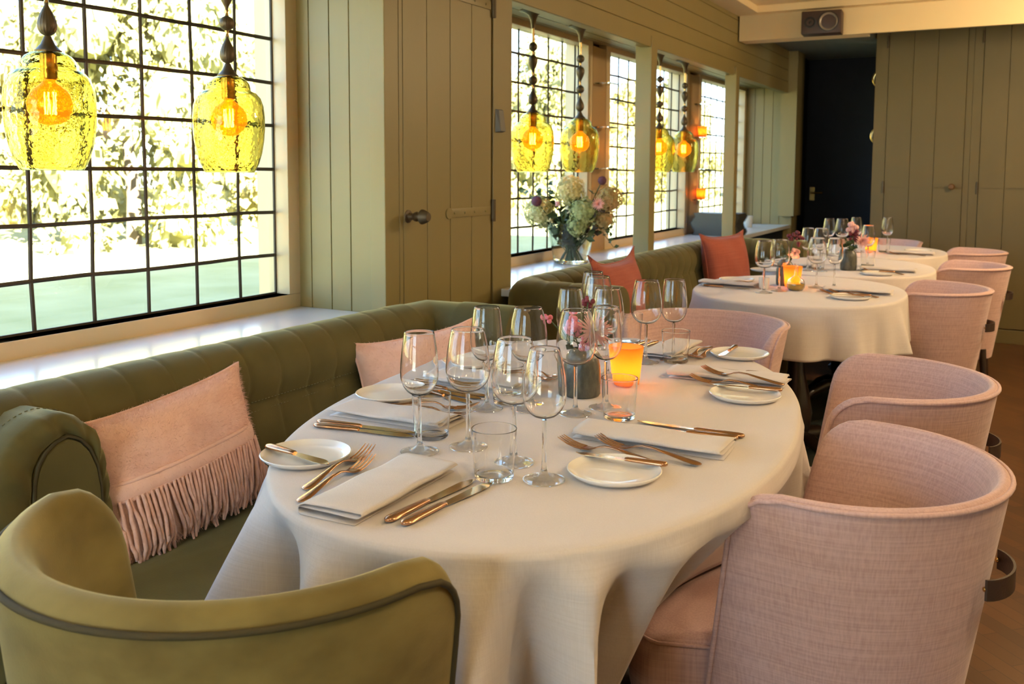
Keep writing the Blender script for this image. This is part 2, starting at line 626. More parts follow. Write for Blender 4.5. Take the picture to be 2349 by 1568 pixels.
# bulkhead over the window bays, horizontal boards
mb = MB().box(-1.83, PX - 0.006, 3.23, 8.13, BULK, 2.6)
boards_z(mb, PX - .02, PX, 3.23, 8.13, BULK, 2.51, 0.095)
struct('trim_2', mb, 'paint')
mb = MB().box(-1.83, PX - 0.006, -2.4, 2.40, BULK, 2.6)
boards_z(mb, PX - .02, PX, -2.4, 2.40, BULK, 2.51, 0.095)
struct('trim_3', mb, 'paint')
# boarded ceilings of the window bays
mb = MB()
for y0, y1 in ((-2.4, 2.40), (3.23, 8.20)):
    x = -2.18
    while x < -1.84:
        mb.box(x + 0.003, x + 0.075, y0, y1, 1.968, 1.99)
        x += 0.078
    mb.box(-2.2, -1.80, y0, y1, 1.974, 2.02)
struct('trim_4', mb, 'paint')
# panelled return beside the big window, pillar and the end of the far bay
mb = MB()
boards_v(mb, [-2.145, -2.088, -2.002, -1.920, -1.836], 2.40, SILL, 2.0, 'y')
mb.box(-1.835, PX, 2.393, 2.47, 0, 2.6, 0.003)
mb.box(-2.2, -1.80, 2.407, 2.47, 0, 2.0)
struct('trim_5', mb, 'paint')
mb = MB().box(-2.2, PX - 0.012, 2.47, 3.23, 0, 2.6).box(PX - 0.02, PX, 3.085, 3.23, 0, 2.6, 0.003)
struct('wall_pillar', mb, 'paint')
mb = MB()
boards_v(mb, [-2.2, -2.145, -2.07, -1.992, -1.914, -1.838, -1.73], 8.20, 0.70, 2.0, 'y')
mb.box(-2.2, -1.73, 8.207, 8.42, 0, 2.0).box(-1.83, -1.70, 8.13, 8.42, 0.86, 2.30)
struct('trim_6', mb, 'paint')
# posts standing on the sill under the bulkhead
struct('post_1', MB().box(-1.862, -1.770, 4.78, 4.87, SILL, BULK + 0.06, 0.003), 'paint')
struct('post_2', MB().box(-1.835, -1.755, 6.42, 6.50, SILL, BULK + 0.06, 0.003), 'paint')
# marble window sills
struct('sill_1', MB().box(-2.18, -1.74, -2.3, 2.40, SILL - 0.03, SILL, 0.004), 'marble')
struct('sill_2', MB().box(-2.18, -1.74, 3.15, 8.22, SILL - 0.03, SILL, 0.004), 'marble')
# far alcove: navy back and side walls
struct('wall_far', MB().box(-1.80, -0.2, 8.85, 9.0, 0, 2.4).box(-1.0, -0.9, 8.05, 8.85, 0, 2.4), 'navy')
struct('wall_alcove', MB().box(-1.80, -1.755, 8.42, 8.86, 0, 2.4), 'navy')
struct('wall_behind', MB().box(-0.2, 3.4, 8.3, 8.45, 0, 2.6), 'navy')


def make_window(n, y0, y1, z0, z1, stepy, stepz, first=None):
    r = struct_root('window_%d' % n)
    fr = MB()
    fr.box(WX - 0.03, XF, y0 - 0.06, y1 + 0.06, SILL - .002, z0, 0.003)
    fr.box(WX - 0.03, XF, y0 - 0.06, y1 + 0.06, z1 - .006, z1 + 0.05, 0.003)
    fr.box(WX - 0.03, XF, y0 - 0.06, y0, z0, z1, 0.003)
    fr.box(WX - 0.03, XF, y1, y1 + 0.06, z0, z1, 0.003)
    fr.build('frame', 'paint_frame', r)
    MB().add([(WX - .006, y0, z0), (WX - .006, y1, z0), (WX - .006, y1, z1), (WX - .006, y0, z1)], [(0, 1, 2, 3)]).build('pane', 'pane', r, False)
    ld = MB()
    rnd = random.Random(n)
    y = first if first is not None else y0 + stepy * 0.6
    while y < y1 - 0.02:
        w = [rnd.uniform(-.0025, .0025) for _ in range(9)]
        ld.tube([(WX, y + w[k], z0 + (z1 - z0) * k / 8) for k in range(9)], 0.0054, 6, flat=(1.2, 0.8))
        y += stepy
    z = z1
    zz = z0 + stepz[0]
    while zz < z1 - 0.02:
        m = int((y1 - y0) / 0.15) + 2
        ld.tube([(WX, y0 + (y1 - y0) * k / (m - 1), zz + rnd.uniform(-.0025, .0025)) for k in range(m)], 0.0054, 6, flat=(0.8, 1.2))
        zz += stepz[1]
    for yy in (y0 + .003, y1 - .003):
        ld.box(WX - .003, WX + .003, yy - .003, yy + .003, z0, z1)
    for zz in (z0 + .003, z1 - .003):
        ld.box(WX - .003, WX + .003, y0, y1, zz - .003, zz + .003)
    ld.build('lead_bars', 'lead', r)
    return r


make_window(1, -0.40, 2.347, 0.828, 1.945, 0.1795, (0.133, 0.1435), first=-0.331)
make_window(2, 3.31, 4.78, 0.828, 1.945, 0.165, (0.133, 0.1435))
make_window(3, 5.10, 6.52, 0.828, 1.945, 0.165, (0.133, 0.1435))
make_window(4, 6.88, 8.12, 0.828, 1.945, 0.165, (0.133, 0.1435))
# tall window in the wall behind the camera, widened to light the near side
r = struct_root('window_5')
fr = MB()
for x in (-1.55, -0.87, -0.19):
    fr.box(x, x + 0.04, -2.45, -2.37, 0.25, 2.15)
for z in (0.25, 1.2, 2.11):
    fr.box(-1.55, -.15, -2.45, -2.37, z, z + 0.04)
fr.build('frame', 'paint_frame', r)
MB().add([(-1.55, -2.415, .25), (-.15, -2.415, .25), (-.15, -2.415, 2.15), (-1.55, -2.415, 2.15)], [(0, 1, 2, 3)]).build('pane', 'pane', r, False)

# boarded door in the pillar, with turned knob and strap hinges
r = struct_root('door_1', 'painted board door in the pillar with a turned knob and strap hinges')
mb = MB()
boards_v(mb, [2.47, 2.493, 2.633, 2.779, 2.925, 3.068], PX, 0.02, 2.5, 'x')
mb.build('board_panel', 'paint', r, False)
k = MB().lathe([(0.022, 0), (0.021, .003), (.013, .006), (.0105, .022), (.016, .03), (.0165, .036), (.011, .040), (.009, .046), (.0125, .050),
                (.025, .056), (.0245, .060), (.017, .078), (.014, .082), (0, .083)], 24)
k.xf(Matrix.Translation((PX, 2.519, 1.094)) @ Matrix.Rotation(pi / 2, 4, 'Y'))
k.build('door_knob', 'iron', r)


def strap(z):
    h = MB().box(PX, PX + .004, 2.775, 3.06, z - .016, z + .016, .002)
    c = MB().lathe([(.020, 0), (.020, .004), (0, .0045)], 14)
    h.add([(PX + p[2], 2.768 + p[0], z + p[1]) for p in c.v], c.f)
    for y in (2.80, 2.87, 2.94, 3.02):
        h.ball((PX + .004, y, z), .005, 8, 4)
    h.build('strap_hinge', 'paint', r)
    MB().tube([(PX + .006, 3.075, z - .042), (PX + .006, 3.075, z + .042)], .010, 10).build('hinge_pin', 'iron', r)


strap(1.094)
strap(1.862)
# lower and upper fitted cupboards at the far end
def cupboard(x0, x1, d0, d1, knob_x, label, grooves):
    t = thing('fitted_cupboard', label, 'cupboard', (0, 0, 0))
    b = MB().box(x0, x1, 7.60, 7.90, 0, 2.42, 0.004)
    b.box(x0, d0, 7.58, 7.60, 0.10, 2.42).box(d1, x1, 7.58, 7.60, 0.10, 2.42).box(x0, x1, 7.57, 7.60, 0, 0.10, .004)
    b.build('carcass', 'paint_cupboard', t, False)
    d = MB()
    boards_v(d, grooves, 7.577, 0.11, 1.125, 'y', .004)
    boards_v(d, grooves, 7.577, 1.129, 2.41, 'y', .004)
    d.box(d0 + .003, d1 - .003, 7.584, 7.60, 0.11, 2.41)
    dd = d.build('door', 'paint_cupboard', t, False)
    kn = MB().lathe([(.012, 0), (.011, .02), (.022, .03), (.024, .04), (.016, .05), (0, .052)], 18)
    kn.xf(Matrix.Translation((knob_x, 7.577, 1.137)) @ Matrix.Rotation(pi / 2, 4, 'X'))
    kn.build('knob', 'wood_brown', dd)
    for z in (0.35, 1.13, 2.22):
        MB().tube([(d0 - .004, 7.572, z - .045), (d0 - .004, 7.572, z + .045)], .007, 8).build('hinge', 'iron', t)
    return t


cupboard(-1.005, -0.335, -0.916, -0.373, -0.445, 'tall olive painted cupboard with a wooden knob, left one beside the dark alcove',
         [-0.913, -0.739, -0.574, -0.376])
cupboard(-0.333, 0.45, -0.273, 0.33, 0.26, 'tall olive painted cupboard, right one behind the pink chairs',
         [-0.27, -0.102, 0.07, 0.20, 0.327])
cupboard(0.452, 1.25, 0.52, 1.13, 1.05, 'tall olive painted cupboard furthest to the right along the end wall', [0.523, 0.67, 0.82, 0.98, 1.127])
# navy door with brass lever in the alcove
r = struct_root('door_2', 'dark navy door with a brass lever deep in the alcove')
MB().box(-1.75, -1.02, 8.82, 8.85, 0, 2.05).build('leaf', 'navy', r, False)
MB().box(-1.70, -1.655, 8.80, 8.82, 0.98, 1.10).tube([(-1.68, 8.82, 1.05), (-1.68, 8.76, 1.05), (-1.76 + .18, 8.76, 1.05)], .009, 8).build('door_lever', 'brass', r)
# brass ring lamp seen past the cupboard edge
for z, lab in ((1.98, 'upper round brass wall ring half hidden by the cupboard edge'), (1.53, 'lower round brass wall ring half hidden by the cupboard edge')):
    o = MB().tube([(-0.998 + .07 * cos(2 * pi * k / 24), 7.93 - .012, z + .07 * sin(2 * pi * k / 24)) for k in range(24)], .008, 8, closed=True)
    tag(o.build('wall_ring', 'brass'), lab, 'wall ornament', 'brass rings in the alcove')

# mullion niches with glass shelves between the windows
for y0, y1 in ((4.85, 5.04), (6.59, 6.82)):
    struct('mullion', MB().box(WX, XF - 0.004, y0, y1, SILL, 1.945), 'mullion_paint')
NICHE = {1: (4.93, 'left'), 2: (6.765, 'right')}
for n, (y, side) in NICHE.items():
    for k, (z, w) in enumerate(((1.743, 'top'), (1.496, 'second'), (1.262, 'third'), (1.034, 'lowest'))):
        s = MB().box(XF - 0.004, XF + 0.09, y - 0.06, y + 0.06, z - 0.008, z, .002)
        tag(s.build('glass_shelf', 'glass_vase', smooth=False), '%s small glass shelf on the %s post between the far windows' % (w, 'nearer' if n == 1 else 'farther'),
            'shelf', 'small glass shelves between the windows')


def tealight(name, label, cat, loc, r=.03, h=.075, group=None, flare=1.15):
    t = thing(name, label, cat, loc, group=group)
    rib = lambda a, rr, z: rr * (1 + .018 * cos(20 * a))
    pr = [(r * .55, 0), (r * .95, .003), (r, .01), (r * flare, h), (r * flare - .003, h), (r - .003, .012), (r * .5, .008), (0, .008)]
    MB().lathe(pr, 40, rmod=rib).disc(r * .56, 0.0005, 20, up=False).build('cup', 'candle_glass', t)
    MB().lathe([(0, .009), (.018, .009), (.018, .022), (0, .022)], 20).build('candle', 'wax', t)
    MB().lathe([(0, .024), (.0035, .027), (.005, .032), (.003, .040), (0, .047)], 12).build('flame', 'flame', t)
    l = lamp('candle_light', 'POINT', (0, 0, .045), 0.05 * (r / .03) ** 2, (1, 0.62, 0.25), 0.006)
    l.parent = t
    return t


for z, w in ((1.496, 'upper'), (1.034, 'lower')):
    tealight('tealight_holder', '%s glowing amber tealight cup on a glass shelf between the far windows' % w, 'candle', (-2.095, 6.765, z + .0), .030, .08,
             'amber tealights between the windows')
# loudspeaker on the beam
t = thing('loudspeaker', 'small brown two-way loudspeaker mounted on the beam under the ceiling', 'loudspeaker', (-1.195, 6.50, 2.216), rz=0.06)
MB().box(-.125, .125, -.17, -.03, -.074, .074, .008).build('cabinet', 'speaker_box', t, angle=30)
w = MB().lathe([(.060, 0), (.060, .006), (.054, .008), (.050, .002), (.030, -.012), (.018, -.016), (.012, -.006), (0, -.003)], 32)
w.xf(Matrix.Translation((.045, -.171, 0)) @ Matrix.Rotation(pi / 2, 4, 'X')).build('woofer', 'speaker_cone', t)
w = MB().lathe([(.064, -.002), (.064, .007), (.058, .008), (.056, .0)], 32)
w.xf(Matrix.Translation((.045, -.171, 0)) @ Matrix.Rotation(pi / 2, 4, 'X')).build('surround', 'rubber', t)
w = MB().lathe([(.036, -.002), (.036, .004), (.028, .005), (.022, -.004), (.010, -.002), (.006, .003), (0, .004)], 28)
w.xf(Matrix.Translation((-.068, -.171, 0)) @ Matrix.Rotation(pi / 2, 4, 'X')).build('tweeter', 'rubber', t)
MB().box(-.03, .03, -.04, .004, -.03, .03).box(-.05, .05, -.10, .004, .072, .082).build('bracket', 'speaker_box', t, False)
# grey wall control on the pillar
t = thing('wall_control', 'grey wedge shaped wall control on the pillar edge', 'control', (PX, 3.125, 1.437))
g = MB().add([(0, -.026, -.044), (0, .026, -.044), (0, .026, .044), (0, -.026, .044), (.022, -.020, -.040), (.022, .018, -.040), (.012, .016, .040), (.012, -.018, .040)],
             [(0, 1, 5, 4), (1, 2, 6, 5), (2, 3, 7, 6), (3, 0, 4, 7), (4, 5, 6, 7), (0, 3, 2, 1)])
g.build('housing', 'plastic_grey', t, False)
# end p3

# ------------------------------------------------------------------ barrel chairs


def barrel_chair(name, label, P, fab, pipe, group, strap_on=True, legs='dark_wood'):
    t = thing(name, label, 'chair', group=group)
    R, La0, H, zb, tp, k, rc = P['R'], P['La'], P['H'], P['zb'], P['taper'], P['k'], P['rc']
    zin, t0, t1, bulge = P['zin'], P['t0'], P['t1'], P['bulge']
    F = [0, .18, .36, .54, .70, .80, .87, .91, .94, .965, .985, 1.0]

    def row(z, off):
        r = R - tp * (H - z) - off
        dz = H - z
        c = 0 if dz >= rc else rc - sqrt(max(0, rc * rc - (rc - dz) ** 2))
        La = La0 + k * dz - c
        n, m, kx = 6, 30, P.get('kx', 1)
        if La < 1e-5:      # arms end on the half circle itself
            th = math.asin(min(.9, max(0, -La / r)))
            k_ = 2 * n + m
            return [(-kx * r * sin(th + (pi - 2 * th) * i / k_), -r * cos(th + (pi - 2 * th) * i / k_), z) for i in range(k_ + 1)]
        a = [(La * (1 - i / n), -r, z) for i in range(n)]
        b = [(-kx * r * sin(pi * i / m), -r * cos(pi * i / m), z) for i in range(m + 1)]
        return a + b + [(La * (i / n), r, z) for i in range(1, n + 1)]
    outer = [row(zb + (H - zb) * f, 0) for f in F]
    inner = [row(zin + (H - zin) * f, t0 + (t1 - t0) * (1 - f) ** .8) for f in F]
    nc = len(outer[0])
    idx = [(j, 0) for j in range(len(F))] + [(len(F) - 1, i) for i in range(1, nc - 1)] + [(j, nc - 1) for j in range(len(F) - 1, -1, -1)]
    mids = [[] for _ in range(5)]
    for j, i in idx:
        o, n_ = Vector(outer[j][i]), Vector(inner[j][i])
        dz = H - outer[j][i][2]
        sp = max(0, (rc - dz) / rc) if dz < rc else 0
        dr = Vector((sqrt(1 - sp * sp), 0, sp)) if i in (0, nc - 1) else Vector((0, 0, 1))
        for q, u in enumerate((.12, .3, .5, .72, .9)):
            mids[q].append(o.lerp(n_, u) + dr * bulge * sin(pi * u) ** .7)
    mb = MB()
    mb.grid(outer)
    mb.grid(inner)
    mb.grid([[outer[j][i] for j, i in idx]] + mids + [[inner[j][i] for j, i in idx]])
    bot = outer[0]
    mb.add(bot + [(0, 0, zb)], [(i, i + 1, nc) for i in range(nc - 1)] + [(nc - 1, 0, nc)])
    mb.build('shell', fab, t, angle=70)
    pp = []
    for j, i in idx:
        p = Vector(outer[j][i])
        q = Vector((0 if i in (0, nc - 1) else p.x, p.y, 0))
        out = Vector((min(0, p.x), p.y, 0)).normalized()
        pp.append(p + out * .0015 + Vector((0, 0, .002)))
    MB().tube(pp, P.get('pr', .0045), 8).build('piping', pipe, t, angle=80)
    # seat pad: D shaped, rounded edge
    rs = R - tp * (H - .42) - t1 - .004
    xf, hw = P['xf'], P['hw']
    outl = []
    m = 28
    for i in range(m + 1):
        a = pi / 2 + pi * i / m
        outl.append((rs * cos(a), rs * sin(a)))
    cr = .07
    for cxx, cyy, a0 in ((xf - cr, -hw + cr, -pi / 2), (xf - cr, hw - cr, 0)):
        for i in range(9):
            a = a0 + pi / 2 * i / 8
            outl.append((cxx + cr * cos(a), cyy + cr * sin(a)))
    zs = P['zs']
    prof = [(.94, zs - .13), (.985, zs - .122), (1, zs - .10), (1.0, zs - .045), (.992, zs - .022), (.965, zs - .008), (.90, zs), (.6, zs + .008), (.25, zs + .010)]
    sb = MB()
    sb.grid([[(x * s + .04 * (1 - s), y * s, z) for x, y in outl] for s, z in prof], True)
    n = len(outl)
    sb.add([(x * .25 + .03, y * .25, zs + .010) for x, y in outl], [tuple(range(n))])
    sb.add([(x * .94 + .04 * .06, y * .94, zs - .13) for x, y in outl], [tuple(range(n))])
    sb.build('seat', fab, t, angle=60)
    lo = [(x * .965 + .04 * .035, y * .965 * 1.005, zs - .009) for x, y in outl]
    MB().tube(lo, .0035, 6, closed=True).build('seat_piping', pipe, t, angle=80)
    for lx, ly in ((xf - .07, -hw + .06), (xf - .07, hw - .06), (-.14, -.13), (-.14, .13)):
        sx, sy = (1 if lx > 0 else -1) * .025, (1 if ly > 0 else -1) * .02
        MB().tube([(lx + sx, ly + sy, 0), (lx, ly, max(zb, zs - .12))], [.011, .019], 10).build('leg', legs, t)
    if strap_on:
        z0 = P['zstrap']
        r = R - tp * (H - z0)
        rows = []
        for i in range(17):
            u = -1 + i / 8
            a = u * radians(17)
            rr = r * P.get('kx', 1) + .004 + .027 * max(0, cos(u * pi / 2 * .96)) ** .5
            c = (-cos(a), sin(a))
            rows.append([(c[0] * rr, c[1] * rr, z0 - .017), (c[0] * (rr + .004), c[1] * (rr + .004), z0 - .017),
                         (c[0] * (rr + .004), c[1] * (rr + .004), z0 + .017), (c[0] * rr, c[1] * rr, z0 + .017)])
        h = MB().grid(rows, True)
        h.add(rows[0], [(0, 1, 2, 3)]).add(rows[-1], [(3, 2, 1, 0)])
        hs = h.build('handle_strap', 'leather', t, angle=30)
        for a in (-radians(16.2), radians(16.2)):
            MB().ball((-cos(a) * (r * P.get('kx', 1) + .010), sin(a) * (r * P.get('kx', 1) + .010), z0), .0045, 8, 6).build('rivet', 'brass', hs)
    return t


PINK = dict(kx=.94, R=.272, La=.100, H=.745, zb=.27, taper=.165, k=.165, rc=.07, zin=.40, t0=.024, t1=.095, bulge=.010, xf=.325, hw=.235, zs=.445, zstrap=.60)
c1 = barrel_chair('barrel_chair', 'pink linen barrel chair nearest the camera, right side of the front table', PINK, 'linen_pink', 'linen_pink', 'pink barrel chairs')
c1.location = (-.245, 1.668, 0)
c1.rotation_euler.z = pi - .10
PG = 'pink barrel chairs'
dup(c1, (-.278, 2.40, 0), pi + .14, 'pink linen barrel chair behind the nearest one, second along the front table', PG)
dup(c1, (-.905, 2.985, 0), -pi / 2 - .04, 'pink linen barrel chair at the far end of the front table, facing the camera', PG)
dup(c1, (-.335, 4.36, 0), pi, 'pink linen barrel chair at the right side of the second round table', PG)
dup(c1, (-.275, 5.50, 0), pi, 'pink linen barrel chair at the third table, its leather strap against the cupboard', PG)
dup(c1, (-.305, 6.47, 0), pi, 'pink barrel chair at the fourth table, farthest one on the right side', PG)
dup(c1, (-.86, 7.08, 0), -pi / 2, 'pink barrel chair at the end of the fourth table, in front of the cupboard', PG)
GREEN = dict(R=.310, La=0, H=.782, zb=.24, taper=.10, k=.0, rc=.085, zin=.40, t0=.050, t1=.10, bulge=.026, xf=.33, hw=.25, zs=.45, zstrap=.6, pr=.0042)
g = barrel_chair('tub_chair', 'olive gold velvet tub chair in the foreground, at the near end of the table', GREEN, 'velvet_gold', 'piping_green', None, legs='dark_wood')
g.location = (-.875, .885, 0)
g.rotation_euler.z = pi / 2 + .085

# ------------------------------------------------------------------ banquettes
DM = .215


def back_profile():
    pr = [(0, .10), (0, .55), (0, .72)]
    for i in range(1, 13):
        a = pi - pi * 1.16 * i / 12
        pr.append((.088 + .088 * cos(a), .750 + .088 * sin(a)))
    pr += [(.163, .694), (.160, .688), (.166, .680), (.182, .62), (.196, .56), (.206, .50), (.213, .44), (.213, .36)]
    return pr


def sweep_back(pts, corners, step=.108):
    """pts: inner line (room side) of the banquette back; corner points get a fan of sections"""
    secs = []
    for (a, b, nrm) in pts:
        L = (Vector(b) - Vector(a)).length
        if L < 1e-6:
            continue
        n = max(1, round(L / step))
        for s in range(n):
            for u, pin in ((0, 1), (.05, .35), (.16, 0), (.5, -.25), (.84, 0), (.95, .35)):
                q = Vector(a).lerp(Vector(b), (s + u) / n)
                secs.append((q, Vector(nrm), pin))
        secs.append((Vector(b), Vector(nrm), 1))
    return secs


def build_back(secs):
    pr = back_profile()
    rows = []
    cen = Vector((.088, .75))
    for q, n, pin in secs:
        r = []
        for d, z in pr:
            if d > .02:
                if z > .688:
                    v = Vector((d, z)) - cen
                    v = v * (1 - .038 * pin)
                    d2, z2 = cen.x + v.x, cen.y + v.y
                else:
                    d2, z2 = d - .0035 * pin, z
            else:
                d2, z2 = d, z
            p = q + n * (DM - d2)
            r.append((p.x, p.y, z2))
        rows.append(r)
    mb = MB().grid(rows)
    for rr in (rows[0], rows[-1]):
        mb.add(rr, [tuple(range(len(rr)))])
    return mb


def fan(q, n0, n1, k=6):
    a0, a1 = math.atan2(n0[1], n0[0]), math.atan2(n1[1], n1[0])
    while a1 - a0 > pi: a1 -= 2 * pi
    while a1 - a0 < -pi: a1 += 2 * pi
    return [(Vector(q), Vector((cos(a0 + (a1 - a0) * i / k), sin(a0 + (a1 - a0) * i / k))), 0) for i in range(1, k)]


XI = -1.735 + DM     # room side of the long back
b1 = thing('banquette', 'olive velvet banquette with channelled rolled back under the big window', 'banquette', (0, 0, 0), group=None)
Y1 = 2.53 - DM
L1 = sweep_back([((XI, .945), (XI, Y1), (-1, 0))], None) + [(Vector((XI, Y1)), Vector((-sqrt(.5), sqrt(.5))) * sqrt(2) * .97, 1.2)] + \
    sweep_back([((XI, Y1), (-1.315, Y1), (0, 1))], None)
build_back(L1).build('backrest', 'velvet', b1, angle=65)


def stitch(pts):
    mb = MB()
    P = [Vector(p) for p in pts]
    for a, b in zip(P[:-1], P[1:]):
        L = (b - a).length
        n = int(L / .011)
        for i in range(n):
            mb.tube([a.lerp(b, (i + .2) / n), a.lerp(b, (i + .72) / n)], .0011, 4)
    return mb


stitch([(XI - DM + .1685, .97, .700), (XI - DM + .1685, Y1 - .05, .700)]).build('stitching', 'thread', b1)
stitch([(XI - DM + .1665, .97, .676), (XI - DM + .1665, Y1 - .05, .676)]).build('stitching', 'thread', b1)


def soft_box(x0, x1, y0, y1, z0, z1, r=.035, crown=.008):
    mb = MB()
    nx, ny = 26, 40
    outl = []
    for cx_, cy_, a0 in ((x1 - r, y0 + r, -pi / 2), (x1 - r, y1 - r, 0), (x0 + r, y1 - r, pi / 2), (x0 + r, y0 + r, pi)):
        for i in range(7):
            a = a0 + pi / 2 * i / 6
            outl.append((cx_ + r * cos(a), cy_ + r * sin(a)))
    mx, my = (x0 + x1) / 2, (y0 + y1) / 2

    def ring(ins, z):
        hx, hy = (x1 - x0) / 2, (y1 - y0) / 2
        return [(mx + (x - mx) * (1 - ins / hx), my + (y - my) * (1 - ins / hy), z) for x, y in outl]
    rr = [ring(0, z0), ring(0, z1 - r), ring(r * .13, z1 - r * .5), ring(r * .45, z1 - r * .12), ring(r, z1), ring(r * 3.2, z1 + crown)]
    mb.grid(rr, True)
    mb.add(rr[-1], [tuple(range(len(outl)))])
    mb.add(rr[0], [tuple(reversed(range(len(outl))))])
    return mb


soft_box(-1.545, -1.03, 1.00, Y1 + .012, .33, .485).build('seat_cushion', 'velvet', b1, angle=60)
MB().box(-1.72, -1.20, 1.02, 2.50, 0, .33).build('base', 'velvet', b1, False)
# scroll arm
AO = [(1.134, .34), (1.134, .45), (1.133, .56), (1.131, .67), (1.122, .725), (1.102, .770), (1.068, .802), (1.030, .816), (.990, .812), (.950, .792), (.918, .757),
      (.900, .712), (.894, .662), (.900, .618), (.920, .575), (.942, .545), (.953, .50), (.957, .42), (.957, .34)]
AI = [(1.108, .34), (1.108, .45), (1.107, .56), (1.105, .66), (1.098, .703), (1.084, .736), (1.064, .760), (1.040, .771), (1.016, .766), (.996, .752), (.981, .732),
      (.973, .703), (.971, .672), (.973, .640), (.979, .605), (.985, .56), (.988, .50), (.990, .42), (.990, .34)]


def resample(A, n):
    P = [Vector(p) for p in A]
    D = [0]
    for a, b in zip(P[:-1], P[1:]): D.append(D[-1] + (b - a).length)
    out = []
    for i in range(n):
        t = D[-1] * i / (n - 1)
        j = max(q for q in range(len(D)) if D[q] <= t + 1e-9)
        if j >= len(P) - 1:
            out.append(P[-1].copy())
        else:
            u = (t - D[j]) / (D[j + 1] - D[j])
            out.append(P[j].lerp(P[j + 1], u))
    return out


NA = 96
ao, ai = resample(AO, NA), resample(AI, NA)
rnd = random.Random(3)
ple = [0.0] * NA
for c in (22, 27, 31, 35, 41, 47, 52, 56, 62, 69):
    w = rnd.uniform(1.2, 2.2)
    for i in range(NA):
        ple[i] += math.exp(-((i - c) / w) ** 2) * rnd.uniform(.85, 1.1)
rows = []
for x, u, pl in ((-1.70, 0, 0), (-1.56, 0, 0), (-1.545, 0, .3), (-1.535, 0, 0), (-1.50, .0, .3), (-1.483, .05, .6), (-1.472, .25, 1.0), (-1.468, .55, 1.2), (-1.472, .85, 1.2), (-1.484, .99, .5), (-1.49, 1.0, 0)):
    r = []
    for i in range(NA):
        p = ao[i].lerp(ai[i], u)
        n = (ao[i] - ai[i]).normalized()
        p = p - n * (.009 * pl * ple[i] if u < .5 else .003 * ple[i] * pl)
        r.append((x - .010 * pl * ple[i] * (u > .02), p.x, p.y))
    rows.append(r)
arm = MB().grid(rows)
arm.build('scroll_arm', 'velvet', b1, angle=75)
fr = [[(-1.487, *(ai[i])) for i in range(NA)], [(-1.4755, *(ai[i].lerp(Vector((1.035, .60)), .05))) for i in range(NA)]]
fc = MB().grid(fr).add([p for p in fr[1]], [tuple(range(NA))])
fc.build('arm_facing', 'velvet', b1, angle=40)
MB().tube([(-1.478, *ai[i]) for i in range(NA)], .0035, 6).build('arm_piping', 'piping_green', b1)
stitch([(-1.545, p.x + .0015 * (1 if p.x > 1.03 else -1), p.y + .001) for p in ao[14:74:2]]).build('stitching', 'thread', b1)

# second banquette, round the far tables
b2 = thing('banquette', 'olive velvet banquette with rounded corner under the far window bay', 'banquette', (0, 0, 0))
YA, YB = 2.97 + DM, 5.74 - DM
L2 = sweep_back([((-1.23, YA), (XI, YA), (0, -1))], None) + fan((XI, YA), (0, -1), (-1, 0), 8) + \
    sweep_back([((XI, YA), (XI, YB), (-1, 0))], None) + [(Vector((XI, YB)), Vector((-sqrt(.5), sqrt(.5))) * sqrt(2) * .97, 1.2)] + \
    sweep_back([((XI, YB), (-1.10, YB), (0, 1))], None)
build_back(L2).build('backrest', 'velvet', b2, angle=65)
soft_box(-1.545, -1.03, YA - .01, YB + .01, .33, .485).build('seat_cushion', 'velvet', b2, angle=60)
MB().box(-1.72, -1.20, 3.02, 5.70, 0, .33).build('base', 'velvet', b2, False)
# end p4

# ------------------------------------------------------------------ tables and cloths


def table(name, label, loc, a, b, rz, group):
    t = thing(name, label, 'table', loc, rz, group)
    n = 64
    out = [(a * (1 if cos(q) >= 0 else -1) * abs(cos(q)) ** .9, b * (1 if sin(q) >= 0 else -1) * abs(sin(q)) ** .9) for q in [2 * pi * i / n for i in range(n)]]
    MB().grid([[(x * .985, y * .985, .722) for x, y in out], [(x, y, .727) for x, y in out], [(x, y, .742) for x, y in out], [(x * .985, y * .985, .7455) for x, y in out]], True) \
        .add([(x * .985, y * .985, .7455) for x, y in out], [tuple(range(n))]).add([(x * .985, y * .985, .722) for x, y in out], [tuple(range(n))]).build('tabletop', 'dark_wood', t)
    MB().lathe([(.10, .705), (.06, .69), (.034, .64), (.030, .52), (.036, .40), (.058, .30), (.072, .22), (.062, .15), (.05, .12), (.07, .10), (.07, .075), (0, .07)], 28).build('pedestal', 'dark_wood', t)
    for k in range(4):
        q = pi / 4 + k * pi / 2
        pts = [(cos(q) * r, sin(q) * r, z) for r, z in ((.04, .12), (.12, .125), (.21, .09), (.27, .045), (.31, .025))]
        MB().tube(pts, [.030, .028, .022, .018, .016], 10).build('foot', 'dark_wood', t)
    return t


